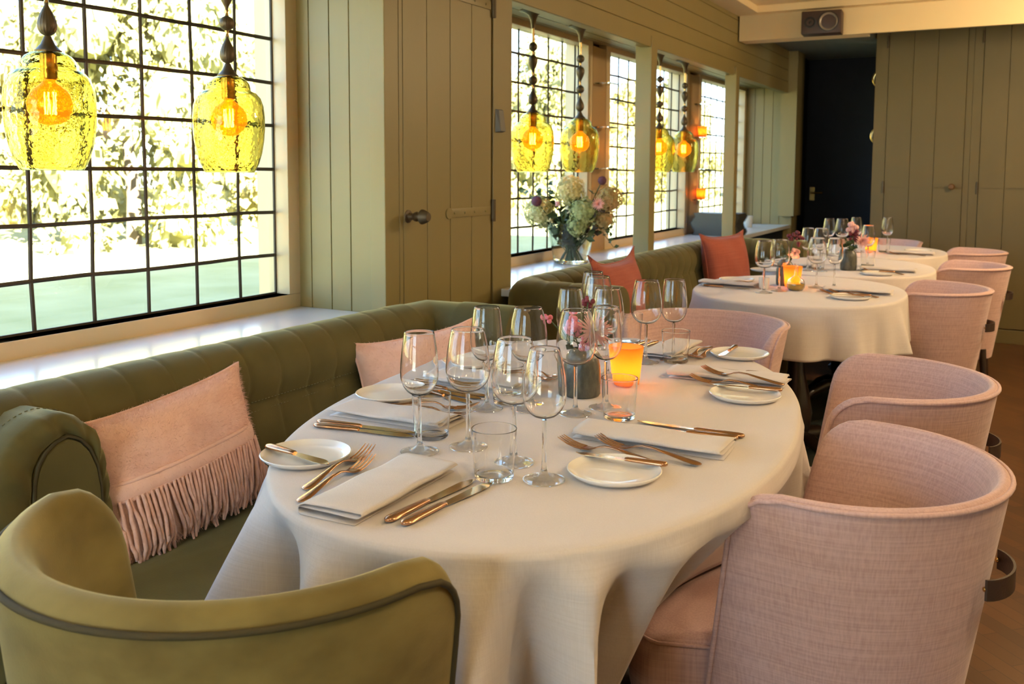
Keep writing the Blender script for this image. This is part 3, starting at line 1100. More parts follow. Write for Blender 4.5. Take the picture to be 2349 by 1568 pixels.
def cloth(name, label, loc, a, b, rz, drop, n=2.2, waves=(), insets=(), group=None, ztop=.7505, flare=.04):
    """oval top with a falling skirt; waves = (angle, half width, depth out(+)/in(-), start) folds; insets push the skirt under the table"""
    NT = 300
    e = 2 / n
    mb = MB()
    rows = []
    dirs = []
    for i in range(NT):
        q = 2 * pi * i / NT
        c, s = cos(q), sin(q)
        x, y = a * math.copysign(abs(c) ** e, c), b * math.copysign(abs(s) ** e, s)
        nx, ny = math.copysign(abs(x / a) ** (n - 1), x) / a, math.copysign(abs(y / b) ** (n - 1), y) / b
        L = sqrt(nx * nx + ny * ny)
        dirs.append((q, x, y, nx / L, ny / L))
    for s in (0.0, .25, .5, .75, .9, .97):
        rows.append([(x * s, y * s, ztop) for q, x, y, nx, ny in dirs])
    R = .012
    for k in range(1, 6):
        w = pi / 2 * k / 5
        rows.append([(x + nx * (R * sin(w) - .006), y + ny * (R * sin(w) - .006), ztop - R * (1 - cos(w))) for q, x, y, nx, ny in dirs])
    K = 22
    for k in range(1, K + 1):
        s = k / K
        row = []
        for q, x, y, nx, ny in dirs:
            off, dz = flare * s, 0.0
            tang = 0.0
            for (ca, hw, dep, st) in waves:
                d = (q - ca + pi) % (2 * pi) - pi
                if abs(d) < hw * 3:
                    g = math.exp(-(d / hw) ** 2)
                    u = max(0, (s - st) / (1 - st))
                    off += dep * g * u ** .9 * min(1, s / .12) ** .5
                    tang += -.18 * dep * (d / hw) * g * u
            for (ca, hw, dep) in insets:
                d = (q - ca + pi) % (2 * pi) - pi
                if abs(d) < hw * 2.5:
                    g = math.exp(-(d / hw) ** 4)
                    off -= dep * g * max(0, (s - .09) / .91) ** .95
            dl = drop(q) if callable(drop) else drop
            z = ztop - R - (dl - R) * s
            px, py = x + nx * (R - .006 + off) - ny * tang, y + ny * (R - .006 + off) + nx * tang
            row.append((px, py, z))
        rows.append(row)
    v0 = rows[0]
    mb.grid(rows, True)
    o = mb.build(name, 'linen_cloth', None, angle=80)
    md = o.modifiers.new('thickness', 'SOLIDIFY')
    md.thickness = .0014
    md.offset = -1
    o.location = loc
    o.rotation_euler.z = rz
    return tag(o, label, 'tablecloth', group)


TG, CG = 'dining tables', 'white tablecloths'
T1 = ((-.833, 1.766, 0), .463, .791, .158)
table('dining_table', 'oval pedestal table under the nearest white cloth, beside the big window', T1[0], T1[1], T1[2], T1[3], TG)
W1 = []
# front folds, measured clockwise from the right hand side of the oval (local angles)
for ang, hw, dep, st in ((-38, 3.5, -.03, 0), (-47, 4, .035, 0), (-55, 3.2, -.045, 0), (-62, 3.6, .07, 0), (-70, 3.6, -.07, 0), (-79, 4, .055, 0), (-91, 5, -.085, 0),
                         (-102, 4.5, .06, 0), (-115, 5.5, -.085, 0), (-128, 6, .06, 0), (-141, 5, .03, 0), (-155, 5, -.03, 0), (-168, 5, .03, 0),
                         (175, 4, -.02, 0), (160, 4, .03, 0), (8, 4, .02, 0), (24, 3, .02, 0), (60, 5, -.03, 0), (80, 5, .03, 0), (105, 5, -.03, 0), (128, 5, .04, 0)):
    W1.append((radians(ang), radians(hw * .85), dep * 2.0, 0))


def drop1(q):
    dg = (math.degrees(q) + 180) % 360 - 180
    left = max(0, cos(math.radians(dg - 180))) ** 2
    front = math.exp(-((dg + 75) / 45) ** 2)
    return .285 - .045 * left + .10 * front


cloth('tablecloth', 'long pale linen cloth on the nearest oval table, laid for seven', T1[0], .4745, .8025, T1[3], drop1, waves=W1,
      insets=((radians(-30), radians(36), .26), (radians(47), radians(15), .20)), group=CG, flare=.035)


def ring_waves(k, dep, ph=0.0):
    return [(ph + 2 * pi * i / k + .1 * sin(i * 7.1), pi / k * .55, dep * (1 if i % 2 else -.8) * (.8 + .4 * sin(i * 3.7)), .1) for i in range(k)]


for loc, a, b, wh, wd in (((-.805, 4.00, 0), .410, .522, 'second table, with an oil flask and candle', 22), ((-.775, 5.10, 0), .405, .525, 'third table, with a dark glass vase', 20),
                          ((-.790, 6.20, 0), .405, .50, 'fourth and farthest table before the alcove', 20)):
    table('dining_table', 'round pedestal table under the cloth of the ' + wh, loc, a, b, .05, TG)
    cloth('tablecloth', 'white cloth hanging in soft folds on the ' + wh, loc, a + .011, b + .011, .05, .20, waves=ring_waves(wd, .036, loc[1]), group=CG, flare=.02)
# dark teal rug under the far tables
tag(MB().box(-1.25, -.15, 3.55, 5.6, .001, .010, .003).build('rug', 'rug_teal', smooth=False), 'dark teal patterned rug on the parquet under the second table', 'rug')

# ------------------------------------------------------------------ glassware
ZT = .7512


def wine_glass(name, label, r0, rm, group, loc=(0, 0, 0)):
    """r0 rim radius, rm belly radius"""
    t = thing(name, label, 'wine glass', loc, group=group)
    foot = [(0, 0), (.028, 0), (.0325, .0002), (.0338, .0009), (.0338, .0014), (.0325, .0020), (.028, .0027), (.020, .0042), (.011, .0075), (.0068, .012)]
    MB().lathe(foot, 40).build('foot', 'crystal', t, angle=50)
    MB().tube([(.0337 * cos(2 * pi * k / 40), .0337 * sin(2 * pi * k / 40), .0011) for k in range(40)], .0007, 6, closed=True).lathe([(.019, .0046), (.0112, .0079), (.0068, .0122), (.0046, .019), (.0038, .032), (.0034, .06), (.0034, .085), (.0040, .098), (.0040, .099), (0, .099)], 24).build('stem', 'glass', t, angle=50)
    zb, H = .1005, .215
    ob = []
    for i in range(23):
        u = i / 22
        z = zb + (H - zb) * u
        if u < .36:
            w = u / .36
            r = rm * sqrt(max(0, 1 - (1 - w) ** 2.1)) ** .96
        else:
            w = (u - .36) / .64
            r = rm + (r0 - rm) * (w ** 1.75)
        ob.append((max(r, .0001), z))
    ob[0] = (0, zb - .0005)
    th = .0011
    ib = [(max(0, r - th), z + (.0028 if j < 1 else .0018 * max(0, 1 - j / 6) + .0002)) for j, (r, z) in enumerate(ob)]
    ib[0] = (0, zb + .0030)
    ib[-1] = (r0 - th, H)
    prof = ob + [(r0 - .0004, H + .0005)] + list(reversed(ib))
    MB().lathe(prof, 48).build('bowl', 'stemware', t, angle=60)
    return t


GW = 'wine glasses on the tables'
wn = wine_glass('wine_glass', 'x', .0262, .0338, GW)
ww = wine_glass('wine_glass', 'x', .0292, .0402, GW)
wd = wine_glass('wine_glass', 'x', .0240, .0355, GW)
GL1 = [('n', -.912, 1.326, 'slim wine glass furthest left on the nearest table, the small pink cushion behind it'),
       ('w', -.853, 1.393, 'wide wine glass second from the left in the front row of the nearest table'),
       ('w', -.737, 1.355, 'wide wine glass in the front row, its foot seen through the nearest tumbler'),
       ('d', -.653, 1.301, 'wine glass nearest the camera, standing just right of the nearest tumbler'),
       ('n', -.959, 1.641, 'left wine glass of the second row, against the far corner of the near banquette'),
       ('w', -.881, 1.678, 'wide wine glass of the second row, left of the dark flower pot'),
       ('w', -.780, 1.695, 'wide wine glass directly before the dark flower pot, pink blossom seen through it'),
       ('n', -.746, 1.771, 'slim wine glass between flower pot and amber candle, pale chrysanthemum seen through it'),
       ('n', -.938, 2.004, 'slim wine glass behind the flower pot, wine red blossom at its right edge'),
       ('n', -1.037, 2.365, 'slim wine glass farthest back left on the nearest table, below the coral cushion'),
       ('w', -.980, 2.270, 'wide wine glass overlapping the farthest back one below the coral cushion'),
       ('w', -.860, 2.050, 'wide wine glass behind the slim one beside the amber candle'),
       ('w', -.835, 2.249, 'left and wider wine glass of the pair before the pink end chair'),
       ('n', -.780, 2.306, 'right and slimmer wine glass of the pair before the pink end chair')]
GL2 = [('w', -.902, 3.793, 'left wine glass of the left pair on the second table'), ('w', -.860, 3.881, 'right wine glass of the left pair on the second table'),
       ('w', -.748, 4.079, 'left wine glass of the right pair on the second table'), ('n', -.679, 4.103, 'right wine glass of the right pair on the second table')]
GL3 = [('n', -.918, 4.757, 'slim wine glass at the left of the third table'), ('w', -.856, 4.76, 'wine glass beside the leftmost one on the third table'),
       ('n', -.690, 5.165, 'slim wine glass right of the dark vase on the third table')]
GL4 = [('n', -.996, 5.784, 'leftmost wine glass on the fourth table'), ('w', -.920, 5.776, 'second wine glass from the left on the fourth table'),
       ('n', -.872, 5.987, 'wine glass behind the dark vase on the fourth table'), ('n', -.705, 6.096, 'lone wine glass before the cupboard on the fourth table')]
first = {'n': True, 'w': True, 'd': True}
for kd, x, y, lab in GL1 + GL2 + GL3 + GL4:
    src = {'n': wn, 'w': ww, 'd': wd}[kd]
    if first[kd]:
        first[kd] = False
        src.location = (x, y, ZT)
        src['label'] = lab
    else:
        dup(src, (x, y, ZT), x * 7.3, lab, GW)


def tumbler(label, loc, group, h=.083):
    t = thing('tumbler', label, 'tumbler', loc, group=group)
    R0, R1, th = .0315, .0365, .0013
    pr = [(0, .0012), (R0 * .6, .0008), (R0 - .006, 0), (R0 - .0035, .0002), (R0 - .001, .0014), (R0, .003), (R0 + .0006, .006)] + [(R0 + (R1 - R0) * u + .0006, .006 + (h - .006) * u) for u in (.1, .2, .4, .6, .8, .94, .98, 1.0)]
    pr += [(R1 + .0003, h + .0005), (R1 - .0003, h + .0005)]
    pr += [(R0 + (R1 - R0) * u + .0006 - th, .006 + (h - .006) * u) for u in (1.0, .98, .94, .8, .6, .4, .2, .1, .06)] + [(R0 - .003, .0088), (R0 - .006, .0083), (R0 * .5, .0078), (0, .0075)]
    MB().lathe(pr, 44).build('glass_body', 'stemware', t, angle=60)
    return t


TU = 'water tumblers on the tables'
tb = tumbler('nearest water tumbler, in front of the wide wine glass at the table end', (-.727, 1.268, ZT), TU)
for x, y, lab in ((-.945, 1.413, 'water tumbler over the napkin of the first banquette place'), (-.689, 1.709, 'water tumbler in front of the amber candle'),
                  (-.769, 2.292, 'water tumbler beside the slim wine glass at the far end of the front table'), (-.943, 1.705, 'water tumbler behind the wide wine glasses left of the flower pot'),
                  (-.966, 2.465, 'water tumbler just behind the amber candle, before the far pink chair'),
                  (-.682, 5.117, 'water tumbler by the slim wine glass on the third table'), (-.886, 4.847, 'water tumbler behind the left glasses on the third table'),
                  (-.72, 6.09, 'water tumbler below the lone wine glass on the fourth table')):
    dup(tb, (x, y, ZT), x * 5, lab, TU)

# ------------------------------------------------------------------ plates, cutlery, napkins
def plate(label, loc, group):
    o = MB().lathe([(0, .0035), (.040, .0035), (.062, .0042), (.0685, .0068), (.0735, .0105), (.0765, .0125), (.0780, .0115), (.0772, .0095), (.070, .003), (.050, 0), (0, 0)], 64).build('side_plate', 'porcelain', angle=60)
    o.location = loc
    return tag(o, label, 'plate', group)


PGp = 'white side plates'
pl = plate('white side plate with a butter knife at the nearest place by the green tub chair', (-1.061, 1.197, ZT), PGp)
for x, y, lab in ((-1.192, 1.624, 'white side plate at the first banquette place, with nothing on it'), (-1.215, 2.005, 'white side plate by the corner cushion, seen through wine glasses'),
                  (-.563, 1.379, 'white side plate before the nearest pink chair, butter knife across its back'), (-.511, 2.003, 'white side plate before the second pink chair'),
                  (-.643, 2.450, 'white side plate at the far end of the front table, before the pink end chair'),
                  (-1.107, 4.137, 'white side plate at the banquette side of the second table'), (-.566, 3.797, 'white side plate at the right of the second table'),
                  (-.588, 4.751, 'white side plate at the right of the third table'), (-.54, 6.225, 'white side plate at the right of the fourth table'),
                  (-1.09, 4.62, 'white side plate at the banquette side of the third table')):
    o = pl.copy()
    COL.objects.link(o)
    o.location = (x, y, ZT)
    o['label'] = lab


def cut_strip(sts, n=10):
    """flat solid along x: stations (x, half width, z mid, half thickness)"""
    rows = []
    for x, w, z, h in sts:
        rows.append([(x, w * cos(2 * pi * k / n), z + h * math.copysign(abs(sin(2 * pi * k / n)) ** .8, sin(2 * pi * k / n))) for k in range(n)])
    mb = MB().grid(rows, True)
    return mb.add(rows[0], [tuple(range(n))]).add(rows[-1], [tuple(range(n))])


def make_fork():
    t = thing('fork', 'x', 'fork')
    cut_strip([(0, .003, .0030, .0012), (.004, .0075, .0030, .0018), (.012, .0098, .0034, .0020), (.03, .0085, .0052, .0021), (.06, .0058, .0095, .0021), (.09, .0036, .0135, .0020),
               (.112, .0030, .0140, .0019), (.125, .0034, .0112, .0017), (.134, .0065, .0075, .0014), (.142, .0108, .0052, .0011), (.150, .0120, .0046, .0010), (.158, .0122, .0048, .0010)]).build('handle', 'copper', t, angle=60)
    h = MB()
    for k in range(4):
        y = -.0102 + .0068 * k
        h.tube([(.156, y, .0047), (.170, y * 1.02, .0058), (.185, y * 1.02, .0090), (.198, y, .0138), (.206, y * .97, .0175)], [.0017, .0016, .0015, .0013, .0007], 6)
    h.build('tines', 'copper', t, angle=60)
    return t


def make_knife(L=.215, nm='knife', cat='knife'):
    t = thing(nm, 'x', cat)
    k = L / .215
    cut_strip([(0, .003, .0045, .0022), (.004 * k, .0075, .0045, .0038), (.012 * k, .0092, .0045, .0044), (.045 * k, .0082, .0045, .0042), (.08 * k, .0068, .0045, .0038),
               (.092 * k, .0062, .0045, .0034), (.097 * k, .0050, .0042, .0026)]).build('handle', 'copper', t, angle=60)
    rows = []
    for u in range(15):
        q = u / 14
        x = (.095 + .12 * q) * k
        top = .0058 + .0012 * q
        if q > .72:
            top -= .012 * ((q - .72) / .28) ** 2
        bo = -.0062 - .0055 * sin(min(1, q * 1.15) * pi * .55) + (.0095 * ((q - .75) / .25) ** 2.2 if q > .75 else 0)
        bo = min(bo, top - .0006)
        rows.append([(x, top, .0042), (x, top, .0028), (x, bo, .0026), (x, bo, .0032)])
    b = MB().grid(rows, True).add(rows[0], [(0, 1, 2, 3)]).add(rows[-1], [(3, 2, 1, 0)])
    b.build('blade', 'gold_blade', t, angle=35)
    return t


PROTO = {'f': make_fork(), 'k': make_knife(), 'b': make_knife(.162, 'butter_knife', 'knife')}
USED = {'f': False, 'k': False, 'b': False}
CGR = {'f': 'copper forks', 'k': 'copper handled knives', 'b': 'small copper butter knives'}


def lay(kind, a, b, label, z=ZT, tilt=0.0):
    rz = math.atan2(b[1] - a[1], b[0] - a[0])
    p = PROTO[kind]
    if not USED[kind]:
        USED[kind] = True
        p.location = (a[0], a[1], z)
        p.rotation_euler = (0, tilt, rz)
        p['label'] = label
        p['group'] = CGR[kind]
        return p
    o = dup(p, (a[0], a[1], z), rz, label, CGR[kind])
    o.rotation_euler[1] = tilt
    return o


P1, P2, P3, P4, P5, P6 = ('the nearest place by the green tub chair', 'the first banquette place', 'the second banquette place', 'the place of the nearest pink chair',
                          'the place of the second pink chair', 'the far end place')
for kd, a, b, lab, z, ti in (
        ('f', (-.955, 1.072), (-.981, 1.266), 'copper fork next to the plate at ' + P1, ZT, 0), ('f', (-.925, 1.026), (-.949, 1.245), 'copper fork next to the napkin at ' + P1, ZT, 0),
        ('k', (-.764, 1.027), (-.752, 1.228), 'copper knife next to the napkin at ' + P1, ZT, 0), ('k', (-.737, 1.028), (-.721, 1.219), 'outer copper knife at ' + P1, ZT, 0),
        ('b', (-1.139, 1.185), (-.978, 1.165), 'butter knife lying across the side plate at ' + P1, ZT + .0105, 0.0),
        ('k', (-1.181, 1.357), (-.979, 1.392), 'outer copper knife at ' + P2, ZT, 0), ('k', (-1.193, 1.381), (-.985, 1.414), 'copper knife against the napkin at ' + P2, ZT, 0),
        ('f', (-1.160, 1.556), (-.975, 1.612), 'copper fork next to the plate at ' + P2, ZT, 0), ('f', (-1.145, 1.535), (-.955, 1.558), 'copper fork next to the napkin at ' + P2, ZT, 0),
        ('b', (-1.160, 1.700), (-1.00, 1.660), 'butter knife beyond the empty plate at ' + P2, ZT, 0),
        ('k', (-1.218, 1.722), (-.998, 1.700), 'outer copper knife at ' + P3, ZT, 0), ('k', (-1.217, 1.744), (-.997, 1.726), 'copper knife against the napkin at ' + P3, ZT, 0),
        ('f', (-1.12, 1.925), (-.92, 1.935), 'copper fork next to the napkin at ' + P3, ZT, 0), ('f', (-1.115, 1.955), (-.91, 1.965), 'copper fork next to the plate at ' + P3, ZT, 0),
        ('b', (-.490, 1.431), (-.653, 1.416), 'butter knife lying across the side plate at ' + P4, ZT + .0105, 0),
        ('f', (-.508, 1.461), (-.703, 1.485), 'copper fork next to the plate at ' + P4, ZT, 0), ('f', (-.451, 1.489), (-.672, 1.523), 'copper fork next to the napkin at ' + P4, ZT + .002, 0),
        ('k', (-.431, 1.694), (-.642, 1.694), 'outer copper knife at ' + P4, ZT, 0), ('k', (-.438, 1.676), (-.661, 1.656), 'copper knife against the napkin at ' + P4, ZT, 0),
        ('b', (-.442, 2.055), (-.599, 2.034), 'butter knife lying across the side plate at ' + P5, ZT + .0105, 0),
        ('f', (-.457, 2.080), (-.688, 2.086), 'copper fork next to the plate at ' + P5, ZT + .003, 0), ('f', (-.446, 2.092), (-.673, 2.14), 'copper fork next to the napkin at ' + P5, ZT + .016, 0),
        ('k', (-.477, 2.252), (-.686, 2.254), 'outer copper knife at ' + P5, ZT, 0), ('k', (-.480, 2.232), (-.704, 2.232), 'copper knife against the napkin at ' + P5, ZT, 0),
        ('b', (-.672, 2.52), (-.668, 2.37), 'butter knife lying across the side plate at ' + P6, ZT + .0105, 0),
        ('f', (-.747, 2.535), (-.752, 2.34), 'copper fork next to the napkin at ' + P6, ZT, 0), ('f', (-.721, 2.525), (-.726, 2.33), 'copper fork next to the plate at ' + P6, ZT, 0),
        ('k', (-.905, 2.53), (-.918, 2.34), 'copper knife against the napkin at ' + P6, ZT, 0), ('k', (-.930, 2.53), (-.944, 2.35), 'outer copper knife at ' + P6, ZT, 0),
        ('f', (-.50, 3.845), (-.70, 3.90), 'copper fork beside the right plate on the second table', ZT, 0), ('f', (-.47, 3.87), (-.68, 3.93), 'copper fork against the right napkin on the second table', ZT, 0),
        ('b', (-.49, 3.82), (-.64, 3.79), 'butter knife on the right plate of the second table', ZT + .0105, 0),
        ('k', (-.45, 4.035), (-.66, 4.045), 'copper knife behind the right napkin on the second table', ZT, 0),
        ('k', (-1.19, 3.885), (-.98, 3.865), 'copper knife before the left napkin on the second table', ZT, 0), ('f', (-1.16, 4.05), (-.96, 4.03), 'copper fork behind the left napkin on the second table', ZT, 0),
        ('f', (-.47, 4.80), (-.67, 4.86), 'copper fork beside the plate on the third table', ZT, 0), ('k', (-.45, 4.985), (-.66, 4.99), 'copper knife behind the napkin on the third table', ZT, 0),
        ('b', (-.51, 4.775), (-.66, 4.755), 'butter knife on the right plate of the third table', ZT + .0105, 0),
        ('k', (-.46, 6.07), (-.67, 6.08), 'copper knife behind the napkin on the fourth table', ZT, 0), ('f', (-.47, 5.92), (-.67, 5.95), 'copper fork before the napkin on the fourth table', ZT, 0)):
    lay(kd, a, b, lab, z, ti)


def napkin(label, c0, c1, w, group, layers=3, open_end=False, seed=0):
    """folded cloth strip lying from c0 to c1 (centre line of its length), w wide"""
    L = (Vector(c1) - Vector(c0)).length
    rz = math.atan2(c1[1] - c0[1], c1[0] - c0[0])
    rn = random.Random(seed)
    path = [(-w / 2 + .012, .0012), (0, .0012), (w / 2 - .010, .0014)]
    r = .0042
    cz = .0014 + r
    for i in range(1, 6):
        q = -pi / 2 + pi * i / 6
        path.append((w / 2 - .010 + r * cos(q) * 1.6, cz + r * sin(q)))
    path += [(w / 2 - .012, cz + r), (0, cz + r + .0006), (-w / 2 + .010, cz + r)]
    cz2 = cz + 2 * r
    for i in range(1, 6):
        q = -pi / 2 - pi * i / 6
        path.append((-w / 2 + .010 + r * cos(q) * 1.8, cz2 + r * sin(q)))
    path += [(-w / 2 + .012, cz2 + r), (0, cz2 + r + .0012), (w / 2 - .016, cz2 + r + .0004), (w / 2 - .006, cz2 + r - .003), (w / 2 - .001, cz2 + r - .0062)]
    n = 22
    rows = []
    ph = rn.uniform(0, 6)
    for i in range(n + 1):
        u = i / n
        row = []
        for j, (y, z) in enumerate(path):
            lift = z / .02
            wob = .0016 * sin(u * 6 + ph + j * .25) * lift + .0012 * sin(u * 13 + ph) * lift
            sh = .003 * sin(ph + u * 3.1 + j * .12)
            ends = (.006 * sin(j * .7 + ph)) * (1 if u > .98 else (-1 if u < .02 else 0)) * .5
            row.append((u * L + ends, y + sh, max(.0010, z + wob)))
        rows.append(row)
    o = MB().grid(rows).build('napkin', 'linen_napkin', angle=85)
    md = o.modifiers.new('thickness', 'SOLIDIFY')
    md.thickness = .0013
    o.location = (c0[0], c0[1], ZT)
    o.rotation_euler.z = rz
    return tag(o, label, 'napkin', group)


NG = 'folded linen napkins'
napkin('folded beige napkin at ' + P1 + ', between forks and knives', (-.842, .998), (-.852, 1.262), .118, NG, seed=1)
napkin('folded beige napkin at ' + P2 + ' behind its knives', (-1.212, 1.478), (-.948, 1.487), .104, NG, seed=2)
napkin('folded beige napkin at ' + P3 + ' before the corner cushion', (-1.205, 1.83), (-.955, 1.825), .13, NG, seed=3)
napkin('folded beige napkin at ' + P4 + ', right of the water tumbler', (-.712, 1.578), (-.432, 1.588), .108, NG, seed=4)
napkin('folded beige napkin at ' + P5 + ', under its forks', (-.728, 2.150), (-.455, 2.165), .098, NG, seed=5)
napkin('folded beige napkin at ' + P6 + ' before the pink end chair', (-.825, 2.285), (-.822, 2.535), .105, NG, seed=6)
napkin('folded beige napkin at the banquette side of the second table', (-1.215, 3.965), (-.965, 3.945), .10, NG, seed=7)
napkin('folded beige napkin at the right of the second table', (-.70, 3.985), (-.435, 3.99), .09, NG, seed=8)
napkin('folded beige napkin at the right of the third table', (-.69, 4.925), (-.43, 4.935), .09, NG, seed=9)
napkin('folded beige napkin at the right of the fourth table', (-.69, 6.01), (-.43, 6.02), .09, NG, seed=10)
napkin('folded beige napkin at the banquette side of the third table', (-1.16, 4.93), (-.92, 4.92), .10, NG, seed=11)
# end p5

# ------------------------------------------------------------------ cushions


def pillow_pts(w, h, th, nu=26, nv=20, ear=.012, seed=0):
    rn = random.Random(seed)
    a, b, c = rn.uniform(0, 6), rn.uniform(0, 6), rn.uniform(0, 6)
    sides = []
    for sgn in (-1, 1):
        rows = []
        for j in range(nv + 1):
            v = -1 + 2 * j / nv
            row = []
            for i in range(nu + 1):
                u = -1 + 2 * i / nu
                pin = 1 - .055 * (1 - (abs(v)) ** 2.2) * abs(u) ** 4
                pin2 = 1 - .055 * (1 - abs(u) ** 2.2) * abs(v) ** 4
                x = w / 2 * u * pin
                z = h / 2 * v * pin2
                g = max(0, (1 - abs(u) ** 3.2) * (1 - abs(v) ** 3.2)) ** .55
                y = sgn * th / 2 * g * (1 + .06 * sin(3 * u + a) * sin(2.5 * v + b) + .035 * sin(7 * u + 3 * v + c))
                cor = (abs(u) * abs(v)) ** 6
                row.append((x * (1 + ear * cor), y, h / 2 + z * (1 + ear * cor)))
            rows.append(row)
        sides.append(rows)
    return sides


def pillow(name, label, loc, rz, tilt, w, h, th, m, group, ear=.012, seed=0, roll=0.0):
    t = thing(name, label, 'cushion', loc, rz, group, tilt)
    t.rotation_mode = 'QUATERNION'
    q = Matrix.Rotation(rz, 3, 'Z') @ Matrix.Rotation(tilt, 3, 'X') @ Matrix.Rotation(roll, 3, 'Y')
    t.rotation_quaternion = q.to_quaternion()
    s = pillow_pts(w, h, th, ear=ear, seed=seed)
    MB().grid(s[0]).grid(s[1]).build('cover', m, t, angle=85)
    edge = [s[0][0][i] for i in range(len(s[0][0]))] + [r[-1] for r in s[0][1:]] + [s[0][-1][i] for i in range(len(s[0][-1]) - 2, -1, -1)] + [r[0] for r in reversed(s[0][1:-1])]
    MB().tube(edge, .0032, 6, closed=True).build('seam', m, t, angle=85)
    return t, s


def fuzz(t, s, n, L, m, seed=0, side=0):
    rn = random.Random(seed)
    rows = s[side]
    mb = MB()
    for k in range(n):
        j, i = rn.randrange(1, len(rows) - 1), rn.randrange(1, len(rows[0]) - 1)
        if rn.random() < .35:
            j = rn.choice((0, 1, len(rows) - 2)) if rn.random() < .6 else j
            i = rn.choice((1, len(rows[0]) - 2)) if rn.random() < .3 else i
        a, b, c = Vector(rows[j][i]), Vector(rows[min(j + 1, len(rows) - 1)][i]), Vector(rows[j][i + 1])
        p = a + (b - a) * rn.random() + (c - a) * rn.random()
        nrm = (b - a).cross(c - a)
        nrm = nrm.normalized() if nrm.length > 1e-9 else Vector((0, -1, 0))
        if nrm.y > 0: nrm = -nrm
        ctr = Vector((0, 0, rows[len(rows) // 2][0][2]))
        out = (p - ctr).normalized()
        d = (nrm * rn.uniform(.2, .8) + out * rn.uniform(.1, .8) + Vector((rn.uniform(-1, 1), rn.uniform(-.3, .3), rn.uniform(-.6, 1))) * .7).normalized()
        l = L * rn.uniform(.5, 1.3)
        sd = d.cross(Vector((0, 1, 0.3))).normalized() * .00032
        q1 = p + d * l * .55 + Vector((0, 0, -.05 * l))
        q2 = p + d * l + Vector((rn.uniform(-.3, .3) * l, 0, -.25 * l))
        mb.add([p - sd, p + sd, q1 + sd * .8, q1 - sd * .8, q2], [(0, 1, 2, 3), (3, 2, 4)])
    o = mb.build('fuzz', m, t, smooth=False)
    o['kind'] = 'stuff'


CUG = 'cushions on the banquettes'
p1, s1 = pillow('fringed_cushion', 'pink wool cushion with a long yarn fringe, at the near end of the green banquette', (-1.500, 1.345, .482), pi / 2 + .03, -.17, .43, .305, .12,
                'wool_pink', CUG, seed=4, ear=.03, roll=-.09)
fuzz(p1, s1, 11000, .011, 'wool_pink', 5)
# stitched band and fringe
bw = MB()
VB = .49


def front_y(x, z, s=s1):
    rows = s[0]
    best = None
    for r in rows:
        for p in r:
            d = (p[0] - x) ** 2 + (p[2] - z) ** 2
            if best is None or d < best[0]:
                best = (d, p[1])
    return best[1]


for zz in (.142, .176):
    bw.tube([(-.20 + .4 * i / 30, front_y(-.20 + .4 * i / 30, zz) - .003, zz) for i in range(31)], .0035, 6, flat=(1, 1.3))
rows = []
for zz, dy in ((.142, .002), (.150, .006), (.168, .006), (.176, .002)):
    rows.append([(-.205 + .41 * i / 30, front_y(-.205 + .41 * i / 30, zz) - dy, zz) for i in range(31)])
bw.grid(rows)
bw.build('band', 'wool_pink', p1, angle=85)
rn = random.Random(11)
ft = MB()
bunch = [rn.uniform(-.022, .028) for _ in range(8)]
for k in range(42):
    x0 = -.198 + .396 * k / 41
    g = bunch[int(k / 41 * 7.99)]
    L = rn.uniform(.120, .148)
    pts = []
    ph = rn.uniform(0, 6)
    for i in range(8):
        u = i / 7
        x = x0 + g * u ** 1.3 + .004 * sin(ph + u * 5) * u + rn.uniform(-.001, .001)
        z = .146 - L * u
        zz = max(z, .02)
        pts.append((x, front_y(max(-.20, min(.20, x)), zz) - .007 - .006 * u - rn.uniform(0, .002), max(z, .004)))
    ft.tube(pts, [.0034, .0040, .0041, .0041, .0042, .0043, .0044, .0024], 6)
ft.build('fringe', 'yarn_pink', p1, angle=85)
p2, s2 = pillow('wool_cushion', 'plain pink wool cushion standing in the far corner of the near banquette', (-1.41, 2.11, .487), pi / 2 - .62, -.16, .35, .31, .12, 'wool_pink', CUG, seed=8, ear=.07, roll=-.12)
fuzz(p2, s2, 4500, .011, 'wool_pink', 6)
ft = MB()
for k in range(10):
    x0 = -.10 + .010 * k
    ft.tube([(x0 + .002 * sin(k + i), front_y(x0, .11 - .01 * i, s2) - .006 - .001 * i, .11 - .013 * i) for i in range(6)], .003, 6)
ft.build('fringe', 'yarn_pink', p2, angle=85)
pillow('linen_cushion', 'coral linen cushion with peaked corners behind the wine glasses of the front table', (-1.42, 3.60, .487), pi / 2 + .02, -.17, .43, .39, .14, 'linen_coral', CUG, ear=.22, seed=2)
pillow('linen_cushion', 'coral linen cushion farther away, in the far corner of the second banquette', (-1.42, 5.20, .487), pi / 2 - .25, -.17, .44, .40, .14, 'linen_coral', CUG, ear=.10, seed=3)

# ------------------------------------------------------------------ pendant lamps
RIB = lambda a, r, z: r * (1 + .035 * cos(18 * a))


def bead(mb, z0, z1, rmax, kind):
    n = 16
    pr = []
    for i in range(n + 1):
        u = i / n
        if kind == 'ball':
            r = rmax * sqrt(max(0, 1 - (2 * u - 1) ** 2))
        elif kind == 'drop':   # wide at the bottom
            r = rmax * max(0, sin(pi * u ** .60)) ** .85
        else:                  # wide at the top
            r = rmax * max(0, sin(pi * (1 - u) ** .60)) ** .85
        pr.append((max(r, .0045), z0 + (z1 - z0) * u))
    pr[0] = (.0045, z0)
    mb.lathe(pr, 54, rmod=lambda a, r, z: r * (1 + .03 * cos(18 * a)) if r > .006 else r)


